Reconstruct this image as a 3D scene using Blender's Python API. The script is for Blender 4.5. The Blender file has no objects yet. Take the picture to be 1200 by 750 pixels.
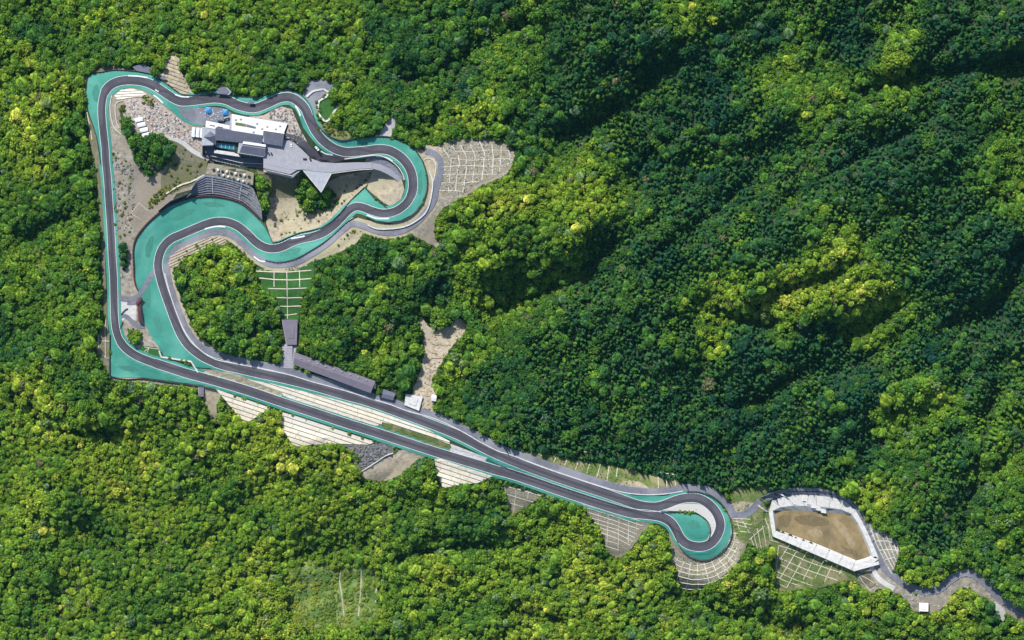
import bpy, bmesh, math, random
import numpy as np
from mathutils import Vector
from mathutils.geometry import tessellate_polygon
random.seed(7); rng = np.random.default_rng(11)
SC = bpy.context.scene
COL = SC.collection
# ------------------------------------------------------------------ camera, sky, sun, exposure
CAMZ = 3000.0
cd = bpy.data.cameras.new('camera'); cam = bpy.data.objects.new('camera', cd); COL.objects.link(cam)
cam.location = (0, 0, CAMZ); cam.rotation_euler = (0, 0, 0)
cd.sensor_width = 36; cd.lens = 90; cd.clip_start = 10; cd.clip_end = 9000
SC.camera = cam
SUN_EL = math.radians(46); SUN_DIR = (-0.42, 0.91)          # the sun stands beyond the top edge, a little to the left
az = math.atan2(SUN_DIR[0], SUN_DIR[1])
w = bpy.data.worlds.new('World'); SC.world = w; w.use_nodes = True
wn = w.node_tree.nodes; bg = wn['Background']; bg.inputs[1].default_value = 0.12
sky = wn.new('ShaderNodeTexSky'); sky.sky_type = 'NISHITA'; sky.sun_disc = False
sky.sun_elevation = SUN_EL; sky.sun_rotation = az
w.node_tree.links.new(sky.outputs[0], bg.inputs[0])
sl = bpy.data.lights.new('sun', 'SUN'); sl.energy = 5.0; sl.angle = math.radians(0.5); sl.color = (1, .96, .90)
so = bpy.data.objects.new('sun', sl); COL.objects.link(so); so.location = (0, 0, 500)
sv = Vector((SUN_DIR[0]*math.cos(SUN_EL), SUN_DIR[1]*math.cos(SUN_EL), math.sin(SUN_EL)))
so.rotation_euler = sv.to_track_quat('Z', 'Y').to_euler()
SC.view_settings.view_transform = 'Standard'; SC.view_settings.look = 'None'
SC.view_settings.exposure = 0.42; SC.view_settings.gamma = 1.0
SC.cycles.max_bounces = 4; SC.cycles.diffuse_bounces = 2; SC.cycles.transparent_max_bounces = 4

# ------------------------------------------------------------------ relief
ctrl = """110 95 62;180 100 62;250 115 60;340 112 60;370 150 58;420 170 56;480 190 54;485 215 53;460 250 50;420 242 48;370 275 45;320 290 43
265 260 41;200 280 40;187 320 39;200 360 38;230 415 37;300 436 36;400 462 34;500 497 31;600 540 27;700 577 23;770 594 21;840 600 19;835 634 18
795 628 18.5;740 600 20;650 573 22;550 542 25;450 510 28;350 478 31;250 446 34;160 418 38;135 380 42;133 300 48;127 200 56;119 130 61
340 185 59;290 190 59;340 235 37;345 262 41;385 235 38;420 212 42;450 215 48;270 202 55;260 228 43;210 260 41;240 245 41;170 300 40;180 350 39;190 390 38
150 200 54;180 190 52;215 190 49;146 260 48;148 300 45;60 100 50;0 100 32;70 300 40;0 300 16;60 450 28;0 500 0;270 350 42;330 350 44;400 350 44;450 400 40
200 480 26;200 560 0;300 508 22;300 600 -10;400 540 17;500 572 12;400 700 -25;600 600 8;600 700 -15;720 640 6;720 740 -12;830 685 4;830 740 -8;0 740 -26;200 740 -22
940 662 5;940 622 17;960 600 18;1000 685 9;1060 690 14;1200 714 8;1000 740 -2;1200 750 -6;950 560 24;870 560 20;1060 600 26;1000 320 52;880 330 44
1200 500 32;1100 540 30;1200 0 18;1200 250 30;800 0 26;900 150 32;700 100 16;730 130 4;655 160 8;600 60 30;450 60 36;300 50 48;200 30 44;400 0 26
620 230 46;560 270 44;650 340 6;600 358 8;520 378 20;500 450 32;690 220 34;760 220 6;800 330 40;750 420 34;650 450 34;850 450 22;930 400 20;620 495 26;700 530 22
1050 150 34;1100 60 22;550 195 46;1010 100 18;1080 330 34;1120 400 18;-150 300 0;-150 -100 10;500 -150 10;1350 -150 10;1350 400 30;1350 900 -10;600 900 -30;-150 900 -40"""
C = np.array([[float(v) for v in s.split()] for s in ctrl.replace('\n', ';').split(';')])
def phi(r2): return np.sqrt(r2 + 18.0**2)
Rm = phi(((C[:, None, :2]-C[None, :, :2])**2).sum(-1))
mean = C[:, 2].mean(); Wt = np.linalg.solve(Rm + np.eye(len(C))*(-1.5), C[:, 2]-mean)
def vnoise(x, y, seed):
    r = np.random.default_rng(seed).random((128, 128))
    xi = np.floor(x).astype(int); yi = np.floor(y).astype(int); fx = x-xi; fy = y-yi
    fx = fx*fx*(3-2*fx); fy = fy*fy*(3-2*fy)
    a = r[yi % 128, xi % 128]; b = r[yi % 128, (xi+1) % 128]; c = r[(yi+1) % 128, xi % 128]; d = r[(yi+1) % 128, (xi+1) % 128]
    return (a*(1-fx)+b*fx)*(1-fy)+(c*(1-fx)+d*fx)*fy
def fbm(x, y, seed, o=3):
    t = 0; s = 0
    for k in range(o):
        t = t+vnoise(x*2**k, y*2**k, seed+k)*.5**k; s += .5**k
    return t/s
STEP = 3; GX0, GX1, GY0, GY1 = -150, 1350, -150, 900
gx = np.arange(GX0, GX1+1, STEP, dtype=float); gy = np.arange(GY0, GY1+1, STEP, dtype=float)
MX, MY = np.meshgrid(gx, gy)
HZ = np.full(MX.shape, mean)
for (cx, cy, cz), wt in zip(C, Wt): HZ += wt*phi((MX-cx)**2+(MY-cy)**2)

# ------------------------------------------------------------------ outlines traced on the site plan (x to the right, y down, metres)
def P(s): return [tuple(float(v) for v in p.split(',')) for p in s.split()]
def cr(pts, closed=False, step=3.0):
    n = len(pts); out = []
    for i in range(n if closed else n-1):
        if closed: p0, p1, p2, p3 = pts[i-1], pts[i], pts[(i+1) % n], pts[(i+2) % n]
        else: p0, p1, p2, p3 = pts[max(i-1, 0)], pts[i], pts[i+1], pts[min(i+2, n-1)]
        m = max(1, int(math.dist(p1[:2], p2[:2])/step))
        for k in range(m):
            t = k/m; t2 = t*t; t3 = t2*t
            out.append(tuple(.5*((2*b)+(-a+c)*t+(2*a-5*b+4*c-d)*t2+(-a+3*b-3*c+d)*t3) for a, b, c, d in zip(p0, p1, p2, p3)))
    if not closed: out.append(tuple(pts[-1]))
    return out
def lin(pts, closed=False, step=3.0):
    out = []; n = len(pts)
    for i in range(n if closed else n-1):
        a, b = pts[i], pts[(i+1) % n]; m = max(1, int(math.dist(a[:2], b[:2])/step))
        for k in range(m): out.append(tuple(u+(v-u)*k/m for u, v in zip(a, b)))
    if not closed: out.append(tuple(pts[-1]))
    return out
def rough(pts, amp=1.2, seed=0):
    q = cr(pts, True, 3.0); r = random.Random(seed); o = []
    for x, y in q: o.append((x+r.uniform(-amp, amp), y+r.uniform(-amp, amp)))
    return o
def offset(line, d):
    out = []
    for i, p in enumerate(line):
        a = line[max(i-1, 0)]; b = line[min(i+1, len(line)-1)]
        dx, dy = b[0]-a[0], b[1]-a[1]; l = math.hypot(dx, dy) or 1
        out.append((p[0]-dy/l*d, p[1]+dx/l*d))
    return out

TRACK = P("""124,190 123.1,173 120,143.6 119.2,125.2 121.8,110.5 127.7,101.3 137.8,95.8 152.5,93.9 169,95.8 182,101.3 193,108.6 204,115.5 212,118.6 222.5,118.5
237.2,116.7 251.9,115.2 264.8,117 275.8,122 285,125 294,126.6 302,125.9 314.9,120.6 327.7,115 338.8,113.9 348,117.8 357.2,127 362.7,139.7 370,154 379.2,165.2
390.3,173.3 403.2,177.8 415,177.8 429.4,176.6 442.3,175 455,176 466.2,181.5 475.4,190 481.9,201.7 484,214.6 482.8,225.7 477.3,236.7 468,245 457,249.4 446,249.8
435,246.8 425.8,243.3 417,242 408.5,246.5 399.3,256.2 390,265.2 379,272.6 366,277.4 353.3,280 342.3,283.8 331.3,289 322,291.2 311,290.2 300,283.9 288.7,273
277.6,264.5 264.8,260 251.9,259.9 239,263.6 226,269 211.4,275.2 200.4,280.2 191.2,289.3 186.6,300.4 185.2,312 187.5,324.5 192,340 198.5,358.6 204.5,375
211.4,391.2 220.6,404.8 233.5,415.7 246.4,422.6 262.9,428.3 275,431 306.5,438.2 330.4,443.2 367,452.2 402,462.5 428,469.5 455,478.7 482.8,488.8 510.4,499
538,510.2 556.4,519.5 575,529 597,538.6 626,550 653.6,559.8 681.2,569 708.8,578 727.2,584.6 745.6,591 758.5,593.6 771.3,593.6 782,590.3 794,585.8 806,583.5
819,584.4 830,590.4 839.3,600.5 844,613.3 842,624.4 835.7,634.2 826.5,639.8 815.4,640.4 804.4,637.1 797,629.9 792.2,620.7 786,612 775,606 762,603.6 751,602.6
736.4,600.6 708.8,592.5 681.2,583.5 653.6,574.3 626,564.6 598.4,555.4 580,550.6 556.4,543.4 528.8,535.2 501,526.6 473.6,517.6 438,506 404,495.4 367.2,483.3
330.4,471.3 293.6,458.8 266,450.4 242,443.6 218.8,437.5 200.4,431.5 182,425.6 163.6,418.8 150.7,411 141.5,401 136.3,388 134.2,371.5 133.6,347.6 133,325 131.4,300.4
129.6,263.6 127.7,236 125.9,208.4""")
def wid(x, y):
    if x < 140 and 110 < y < 400: return 9.4
    if y > 425: return 11.3
    if y > 230: return 10.2
    return 11.2
TC = cr(TRACK, True, 3.0)

OPEN = np.zeros((750+240, 1200+240), bool)        # cleared ground (no trees), 1 m cells, margin 120
def mark(poly, grow=0):
    xs = [p[0] for p in poly]; ys = [p[1] for p in poly]
    x0, x1, y0, y1 = int(min(xs))-1, int(max(xs))+2, int(min(ys))-1, int(max(ys))+2
    X, Y = np.meshgrid(np.arange(x0, x1)+.5, np.arange(y0, y1)+.5); ins = np.zeros(X.shape, bool); n = len(poly)
    for i in range(n):
        (ax, ay), (bx, by) = poly[i][:2], poly[(i+1) % n][:2]
        if ay == by: continue
        c = ((ay > Y) != (by > Y)) & (X < (bx-ax)*(Y-ay)/(by-ay)+ax); ins ^= c
    for j in range(ins.shape[0]):
        r = y0+j+120
        if 0 <= r < OPEN.shape[0]:
            a = max(0, x0+120); b = min(OPEN.shape[1], x1+120)
            if b > a: OPEN[r, a:b] |= ins[j, a-x0-120:b-x0-120]
def inside(poly, X, Y):
    ins = np.zeros(X.shape, bool); n = len(poly)
    for i in range(n):
        (ax, ay), (bx, by) = poly[i][:2], poly[(i+1) % n][:2]
        if ay == by: continue
        ins ^= ((ay > Y) != (by > Y)) & (X < (bx-ax)*(Y-ay)/(by-ay)+ax)
    return ins

# forest hills: ridges and gullies, kept off the circuit
core = np.zeros(MX.shape)
for x, y in TC[::3]:
    core = np.maximum(core, np.exp(-((MX-x)**2+(MY-y)**2)/(2*22.0**2)))
for x, y, s in [(250, 200, 60), (390, 230, 40), (550, 195, 34), (960, 625, 50), (1060, 690, 26), (1130, 690, 26), (1180, 705, 24), (300, 200, 50), (515, 420, 20), (400, 540, 25)]:
    core = np.maximum(core, np.exp(-((MX-x)**2+(MY-y)**2)/(2*s*s))**.7)
free = np.clip(1-core*1.6, 0, 1)
u = (MX*.80-MY*.60); v = (MX*.60+MY*.80)
rid = np.abs(fbm(u/150+40, v/62+40, 3, 3)-.5)*2
amp = 10+24*np.clip((MX-560)/250, 0, 1)*np.clip((620-MY)/150, 0, 1)
HZ += free*(amp*(rid*1.6-.45)+16*(fbm(MX/42+9, MY/42+9, 21, 2)-.5))
def gully(pts, depth, width):
    global HZ
    D = np.full(MX.shape, 1e9)
    for (ax, ay), (bx, by) in zip(pts, pts[1:]):
        t = np.clip(((MX-ax)*(bx-ax)+(MY-ay)*(by-ay))/((bx-ax)**2+(by-ay)**2), 0, 1)
        D = np.minimum(D, np.hypot(MX-ax-t*(bx-ax), MY-ay-t*(by-ay)))
    HZ -= 1.3*depth*np.exp(-(D/width)**2)
GUL = [(P("570,362 600,355 640,345 690,325 720,285 745,240 755,190"), 16, 22), (P("655,160 690,150 740,118 770,90 800,45"), 18, 18), (P("500,155 560,50 620,25"), 8, 14),
       (P("470,90 500,95 560,50"), 12, 14), (P("1010,105 1060,95 1200,70"), 16, 16), (P("1000,190 1040,165 1090,140"), 10, 12), (P("1120,380 1170,360 1200,300"), 14, 16),
       (P("840,370 900,385 1000,380 1060,360"), 12, 20), (P("1130,620 1140,560 1165,470 1175,420"), 12, 12), (P("100,620 150,650 180,640"), 12, 14), (P("330,655 380,645 430,635"), 9, 12),
       (P("470,650 540,640 590,640"), 11, 16), (P("30,280 50,265 90,250"), 8, 12), (P("60,0 85,120 92,200"), 6, 12), (P("800,690 850,720 940,735"), 9, 14), (P("60,500 100,505 130,510"), 6, 10), (P("590,715 660,728"), 8, 9)]
for g in GUL: gully(*g)
HZ = HZ
# cut and fill with steep faces
POND = P("907.8,597.7 910.6,619.8 959.3,637.3 1003.5,655.7 1019,656.6 1016.4,642.8 1003.5,615 995,604 968.5,601.4 928,598.6")
def sink(poly, depth): HZ[inside(poly, MX, MY)] -= depth
HOLL = P("319,206 345,208 356,203 389,207 432,202 436,206 424,216 408,233 394,248 376,260 340,270 322,266 317,240")
def zlookup(px, py):
    px = np.asarray(px, float); py = np.asarray(py, float)
    fx = np.clip((px-GX0)/STEP, 0, len(gx)-1.001); fy = np.clip((py-GY0)/STEP, 0, len(gy)-1.001)
    i = fx.astype(int); j = fy.astype(int); a = fx-i; b = fy-j
    return (HZ[j, i]*(1-a)+HZ[j, i+1]*a)*(1-b)+(HZ[j+1, i]*(1-a)+HZ[j+1, i+1]*a)*b
pz = float(np.mean(zlookup([907, 960, 1019, 995], [610, 637, 650, 604])))
yy, xx = np.where(inside(cr(P("893,583 898,592 904,626 998,669 1031,663 1030,650 1012,610 997,588 970,579 930,577"), True), MX, MY)); HZ[yy, xx] = HZ[yy, xx]*.15+pz*.85
sink([(x+(x-963)*.075, y+(y-627)*.17) for x, y in POND], 7.0); sink(HOLL, 6.0)
sink(P("311,171 322,166 338,163 346,168 357,178 366,187 378,191.5 395,192.6 410,191.6 410,200 388,203 370,201 350,200 311,199"), 5.0); sink(P("240,150 272,138 335,146 331,170 311,172 311,198 282,194 252,188 240,182"), 4.0); sink(P("239,171 252,172 283,184 312,186 312,204 299,203 262,194 246,192 240,184"), 12.0)
# level the track bed across its width
bed = np.zeros(HZ.shape); acc = np.zeros(HZ.shape)
tz = zlookup([p[0] for p in TC], [p[1] for p in TC])
tz = np.array([tz[np.arange(i-4, i+5) % len(tz)].mean() for i in range(len(tz))])
for (x, y), z in zip(TC, tz):
    i0 = int((x-GX0)/STEP); j0 = int((y-GY0)/STEP); s = (slice(j0-5, j0+7), slice(i0-5, i0+7))
    k = np.exp(-((MX[s]-x)**2+(MY[s]-y)**2)/(2*4.5**2)); bed[s] += k; acc[s] += k*z
m = bed > 1e-3; t = np.clip(bed*1.2, 0, 1)
HZ[m] = HZ[m]*(1-t[m])+(acc[m]/bed[m])*t[m]

def G(px, py): return float(zlookup(px, py))
def W(px, py, z): k = (CAMZ-z)/CAMZ; return ((px-600)*k, (375-py)*k, z)
def WA(px, py, z):
    px = np.asarray(px, float); py = np.asarray(py, float); k = (CAMZ-z)/CAMZ
    return np.stack([(px-600)*k, (375-py)*k, z+0*k], -1)

# ------------------------------------------------------------------ materials
M = {}
def mat(name, c1, c2=None, scale=.3, rough_=.85, bump=.3, c3=None, spec=.3, metal=0, detail=8, scale2=.03):
    m = bpy.data.materials.new(name); m.use_nodes = True; n = m.node_tree.nodes; L = m.node_tree.links; b = n['Principled BSDF']
    b.inputs['Roughness'].default_value = rough_; b.inputs['Specular IOR Level'].default_value = spec; b.inputs['Metallic'].default_value = metal
    tc = n.new('ShaderNodeTexCoord'); nz = n.new('ShaderNodeTexNoise'); nz.inputs['Scale'].default_value = scale; nz.inputs['Detail'].default_value = detail
    nz.inputs['Roughness'].default_value = .7
    L.new(tc.outputs['Object'], nz.inputs['Vector'])
    if c2 is None: c2 = tuple(v*.8 for v in c1)
    r = n.new('ShaderNodeValToRGB'); r.color_ramp.elements[0].position = .36; r.color_ramp.elements[1].position = .64
    r.color_ramp.elements[0].color = (*c2, 1); r.color_ramp.elements[1].color = (*c1, 1); L.new(nz.outputs[0], r.inputs[0]); out = r.outputs[0]
    if c3:
        n2 = n.new('ShaderNodeTexNoise'); n2.inputs['Scale'].default_value = scale2; n2.inputs['Detail'].default_value = 5; L.new(tc.outputs['Object'], n2.inputs['Vector'])
        r2 = n.new('ShaderNodeValToRGB'); r2.color_ramp.elements[0].position = .46; r2.color_ramp.elements[1].position = .6; L.new(n2.outputs[0], r2.inputs[0])
        mx = n.new('ShaderNodeMix'); mx.data_type = 'RGBA'; L.new(r2.outputs[0], mx.inputs[0]); L.new(out, mx.inputs[6]); mx.inputs[7].default_value = (*c3, 1); out = mx.outputs[2]
    L.new(out, b.inputs['Base Color'])
    if bump:
        bp = n.new('ShaderNodeBump'); bp.inputs['Strength'].default_value = bump; bp.inputs['Distance'].default_value = .6; L.new(nz.outputs[0], bp.inputs['Height']); L.new(bp.outputs[0], b.inputs['Normal'])
    M[name] = m; return m
mat('ground', (.028, .055, .016), (.012, .026, .01), .12, c3=(.034, .045, .018))
mat('asphalt', (.068, .065, .082), (.050, .048, .062), .06, .9, .05, c3=(.082, .079, .097), scale2=.03)
mat('rubbered', (.050, .047, .058), (.042, .040, .049), .15, .85, 0)
mat('asphalt_old', (.16, .165, .20), (.11, .115, .14), .25, .9, .1, c3=(.20, .205, .235))
mat('teal', (.042, .228, .176), (.030, .188, .145), .045, .75, .03, c3=(.066, .262, .208), scale2=.03)
mat('white_line', (.62, .68, .68), (.45, .52, .53), .5, .7, 0)
mat('concrete', (.50, .49, .47), (.36, .36, .36), .35, .85, .2, c3=(.42, .41, .38))
mat('concrete_white', (.54, .54, .53), (.38, .375, .36), .3, .85, .1)
mat('shotcrete', (.74, .675, .54), (.56, .50, .39), .22, .9, .4, c3=(.66, .62, .53))
mat('joint', (.27, .25, .21), (.17, .155, .13), .4)
mat('earth_pale', (.48, .415, .31), (.25, .21, .155), .25, .95, 1.2, c3=(.37, .315, .235), scale2=.08)
mat('earth', (.40, .345, .255), (.20, .175, .125), .22, .95, .8, c3=(.33, .30, .20))
mat('earth_grey', (.35, .315, .26), (.15, .135, .11), .22, .95, 1.0, c3=(.23, .20, .155))
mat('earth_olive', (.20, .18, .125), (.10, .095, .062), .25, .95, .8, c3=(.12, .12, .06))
mat('pond_mud', (.24, .175, .085), (.145, .115, .055), .07, .8, .5, c3=(.12, .095, .05), scale2=.04)
mat('mud_dark', (.15, .115, .06), (.10, .08, .04), .25, .9, .3)
mat('mud_pale', (.29, .23, .14), (.20, .155, .085), .25, .9, .3)
mat('rubble', (.52, .46, .41), (.14, .125, .115), .32, .95, 1.0, c3=(.36, .29, .24), scale2=.12)
mat('gravel', (.42, .41, .42), (.27, .26, .27), .4, .95, .4)
mat('rock', (.21, .205, .20), (.085, .085, .085), .3, .95, 1)
mat('lawn', (.035, .115, .02), (.02, .075, .012), .25, .95, .3)
mat('scrub', (.10, .18, .035), (.05, .10, .02), .3, .95, .8, c3=(.16, .20, .06), scale2=.06)
mat('slope_grass', (.125, .165, .045), (.06, .095, .025), .35, .95, .6, c3=(.20, .185, .095), scale2=.07)
mat('slope_stone', (.33, .30, .235), (.13, .118, .095), .45, .95, 1.5, c3=(.21, .195, .13), scale2=.12)
mat('beam', (.58, .54, .46), (.42, .385, .32), .4, .85, .2)
mat('slate', (.115, .12, .16), (.09, .095, .13), .25, .55, .1)
mat('roof_white', (.64, .64, .66), (.54, .55, .57), .15, .7, .05)
mat('roof_mauve', (.145, .13, .165), (.115, .105, .135), .15, .6, .05)
mat('wall_grey', (.32, .34, .38), (.25, .27, .30), .3)
mat('deck', (.29, .29, .32), (.22, .22, .25), .2, .8, .05, c3=(.24, .24, .28))
mat('shade_blue', (.10, .12, .165), (.075, .09, .13), .4, .7, .1)  # blue shade over the lower clubhouse terraces, put into their colour
mat('glass', (.03, .16, .22), (.02, .11, .16), .3, .15, 0, spec=.6)
mat('shaded_stone', (.20, .21, .25), (.085, .095, .125), .45, .9, 1.2)  # stone colour that also holds the blue shade of stand and underpass
mat('fence', (.045, .05, .06), (.03, .03, .035), .5, .8, 0)
mat('red_brown', (.10, .03, .04), (.06, .02, .028), .4, .7, .1)
mat('car_white', (.8, .8, .8), (.75, .75, .75), .3, .3, 0, spec=.6)
mat('car_dark', (.02, .02, .025), (.015, .015, .02), .3, .3, 0, spec=.6)
mat('rubber', (.02, .02, .02), None, .3)
mat('blue', (.03, .22, .50), (.025, .17, .40), .3, .6, .1)
mat('steel', (.45, .46, .48), (.35, .36, .38), .4, .5, 0, metal=.6)
mat('bark', (.12, .08, .05), (.07, .05, .03), 1.2)
def leafmat(name, var):
    m = bpy.data.materials.new(name); m.use_nodes = True; n = m.node_tree.nodes; L = m.node_tree.links; n.clear()
    o = n.new('ShaderNodeOutputMaterial'); d = n.new('ShaderNodeBsdfDiffuse'); tr = n.new('ShaderNodeBsdfTranslucent'); mx = n.new('ShaderNodeMixShader'); mx.inputs[0].default_value = .22
    a = n.new('ShaderNodeAttribute'); a.attribute_type = 'INSTANCER'; a.attribute_name = 'tint'
    g = n.new('ShaderNodeNewGeometry'); mr = n.new('ShaderNodeMapRange'); mr.inputs[3].default_value = 1-var; mr.inputs[4].default_value = 1+var*1.5; L.new(g.outputs['Random Per Island'], mr.inputs[0])
    vm = n.new('ShaderNodeVectorMath'); vm.operation = 'SCALE'; L.new(a.outputs['Color'], vm.inputs[0]); L.new(mr.outputs[0], vm.inputs['Scale'])
    nz = n.new('ShaderNodeTexNoise'); nz.inputs['Scale'].default_value = .75; nz.inputs['Detail'].default_value = 3; L.new(g.outputs['Position'], nz.inputs['Vector'])
    m2 = n.new('ShaderNodeMapRange'); m2.inputs[1].default_value = .32; m2.inputs[2].default_value = .68; m2.inputs[3].default_value = .72; m2.inputs[4].default_value = 1.32; L.new(nz.outputs[0], m2.inputs[0])
    v2 = n.new('ShaderNodeVectorMath'); v2.operation = 'SCALE'; L.new(vm.outputs[0], v2.inputs[0]); L.new(m2.outputs[0], v2.inputs['Scale']); vm = v2
    L.new(vm.outputs[0], d.inputs[0]); L.new(vm.outputs[0], tr.inputs[0]); L.new(d.outputs[0], mx.inputs[1]); L.new(tr.outputs[0], mx.inputs[2]); L.new(mx.outputs[0], o.inputs[0])
    M[name] = m
leafmat('broadleaf', .55); leafmat('needles', .4)

# ------------------------------------------------------------------ builders
def obj(name, vs, fs, mt, parent=None, smooth=False):
    me = bpy.data.meshes.new(name); me.from_pydata([tuple(map(float, v)) for v in vs], [], fs); me.materials.append(M[mt])
    if smooth: me.polygons.foreach_set('use_smooth', [True]*len(me.polygons))
    o = bpy.data.objects.new(name, me); COL.objects.link(o)
    if parent: o.parent = parent
    return o
def tag(o, label, cat, group=None):
    o['label'] = label; o['category'] = cat
    if group: o['group'] = group
    return o
def struct(o, label=None):
    o['kind'] = 'structure'
    if label: o['label'] = label
    return o
def empty(name, label, cat, group=None):
    return tag_e(name, label, cat, group)
def tag_e(name, label, cat, group):
    o = bpy.data.objects.new(name, None); o.empty_display_size = 2; COL.objects.link(o); return tag(o, label, cat, group)
def clipx(poly, ax, c, keep_less):
    out = []; n = len(poly)
    for i in range(n):
        p, q = poly[i], poly[(i+1) % n]; a = p[ax]-c; b = q[ax]-c
        if keep_less: a, b = -a, -b
        if a >= 0: out.append(p)
        if (a > 0 and b < 0) or (a < 0 and b > 0):
            t = a/(a-b); out.append(tuple(p[k]+(q[k]-p[k])*t for k in (0, 1)))
    return out
def cells(poly, step):
    tris = tessellate_polygon([[Vector((p[0], p[1], 0)) for p in poly]]); res = []
    for t in tris:
        T = [poly[i][:2] for i in t]
        area = (T[1][0]-T[0][0])*(T[2][1]-T[0][1])-(T[2][0]-T[0][0])*(T[1][1]-T[0][1])
        if abs(area) < 1e-6: continue
        if area > 0: T = T[::-1]
        i0 = math.floor(min(p[0] for p in T)/step); i1 = math.ceil(max(p[0] for p in T)/step)
        for i in range(i0, i1):
            S = clipx(clipx(T, 0, i*step, False), 0, (i+1)*step, True)
            if len(S) < 3: continue
            j0 = math.floor(min(p[1] for p in S)/step); j1 = math.ceil(max(p[1] for p in S)/step)
            for j in range(j0, j1):
                Q = clipx(clipx(S, 1, j*step, False), 1, (j+1)*step, True)
                if len(Q) >= 3: res.append(Q)
    return res
def drape(name, poly, off, mt, parent=None, skirt=0.0, step=3.0, openit=True, zfun=None, flat=None):
    """a sheet (or a slab, when it has a skirt) laid over the ground inside an outline"""
    if openit: mark(poly)
    vi = {}; vs = []; fs = []
    def vid(p):
        k = (round(p[0]*200), round(p[1]*200))
        if k not in vi: vi[k] = len(vs); vs.append(p)
        return vi[k]
    for Q in cells(poly, step):
        ids = []
        for p in Q:
            i = vid(p)
            if i not in ids: ids.append(i)
        if len(ids) >= 3: fs.append(ids)
    if not fs: return None
    A = np.array(vs); z = (zlookup(A[:, 0], A[:, 1]) if flat is None else np.full(len(A), flat))+off
    V = WA(A[:, 0], A[:, 1], z); n = len(V)
    if skirt:
        cnt = {}
        for f in fs:
            for a, b in zip(f, f[1:]+f[:1]): cnt[(a, b)] = 1
        V = np.concatenate([V, V-np.array([0, 0, skirt])])
        fs = fs+[[a, a+n, b+n, b] for (a, b) in cnt if (b, a) not in cnt]
    return obj(name, V, fs, mt, parent)
def ribbon(name, line, half, off, mt, parent=None, cols=4, openit=True, closed=False, dl=None, dr=None, zs=None):
    """strip laid along a line; half = half width (number or function of x, y)"""
    n = len(line); V = []; row = []
    for i, p in enumerate(line):
        a = line[(i-1) % n] if (closed or i) else p; b = line[(i+1) % n] if (closed or i < n-1) else p
        dx, dy = b[0]-a[0], b[1]-a[1]; l = math.hypot(dx, dy) or 1; nx, ny = -dy/l, dx/l
        h = half(*p[:2]) if callable(half) else half
        L_, R_ = (-h if dl is None else dl), (h if dr is None else dr)
        row.append([(p[0]+nx*(L_+(R_-L_)*k/cols), p[1]+ny*(L_+(R_-L_)*k/cols)) for k in range(cols+1)])
    A = np.array(row).reshape(-1, 2)
    if openit:
        m_ = n if closed else n-1
        for i in range(m_): mark([row[i][0], row[i][-1], row[(i+1) % n][-1], row[(i+1) % n][0]])
    z = (zlookup(A[:, 0], A[:, 1]) if zs is None else np.repeat(np.asarray(zs, float), cols+1))+off
    V = WA(A[:, 0], A[:, 1], z); fs = []; c = cols+1
    for i in range(n if closed else n-1):
        j = (i+1) % n
        for k in range(cols): fs.append([i*c+k, i*c+k+1, j*c+k+1, j*c+k])
    return obj(name, V, fs, mt, parent)
def bar(name, line, wd, ht, mt, parent=None, base=-.8, step=4.0, off=0.0, zs=None):
    """beam or wall of box section following the ground along a line"""
    L = lin(line, False, step); n = len(L); V = []
    for i, p in enumerate(L):
        a = L[max(i-1, 0)]; b = L[min(i+1, n-1)]; dx, dy = b[0]-a[0], b[1]-a[1]; l = math.hypot(dx, dy) or 1; nx, ny = -dy/l*wd/2, dx/l*wd/2
        z = G(p[0], p[1])+off if zs is None else zs
        for sx, hh in ((-1, base), (1, base), (1, ht), (-1, ht)): V.append(W(p[0]+nx*sx, p[1]+ny*sx, z)[:2]+(z+hh,))
    fs = [[0, 1, 2, 3], [4*n-1, 4*n-2, 4*n-3, 4*n-4]]
    for i in range(n-1):
        for k in range(4): fs.append([4*i+k, 4*i+4+k, 4*i+4+(k+1) % 4, 4*i+(k+1) % 4])
    return obj(name, V, fs, mt, parent)
def prism(name, poly, z0, z1, mt, parent=None, ztop=None):
    """upright walls over an outline; ztop may give one height per corner"""
    k = (CAMZ-z0)/CAMZ; n = len(poly)
    ar = sum(poly[i][0]*poly[(i+1) % n][1]-poly[(i+1) % n][0]*poly[i][1] for i in range(n))
    if ar > 0: poly = poly[::-1]; ztop = ztop[::-1] if ztop else None
    V = [((x-600)*k, (375-y)*k, z0) for x, y in poly]+[((x-600)*k, (375-y)*k, (ztop[i] if ztop else z1)) for i, (x, y) in enumerate(poly)]
    fs = [list(range(n))[::-1], [n+i for i in range(n)]]+[[i, (i+1) % n, n+(i+1) % n, n+i] for i in range(n)]
    return obj(name, V, fs, mt, parent)
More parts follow.
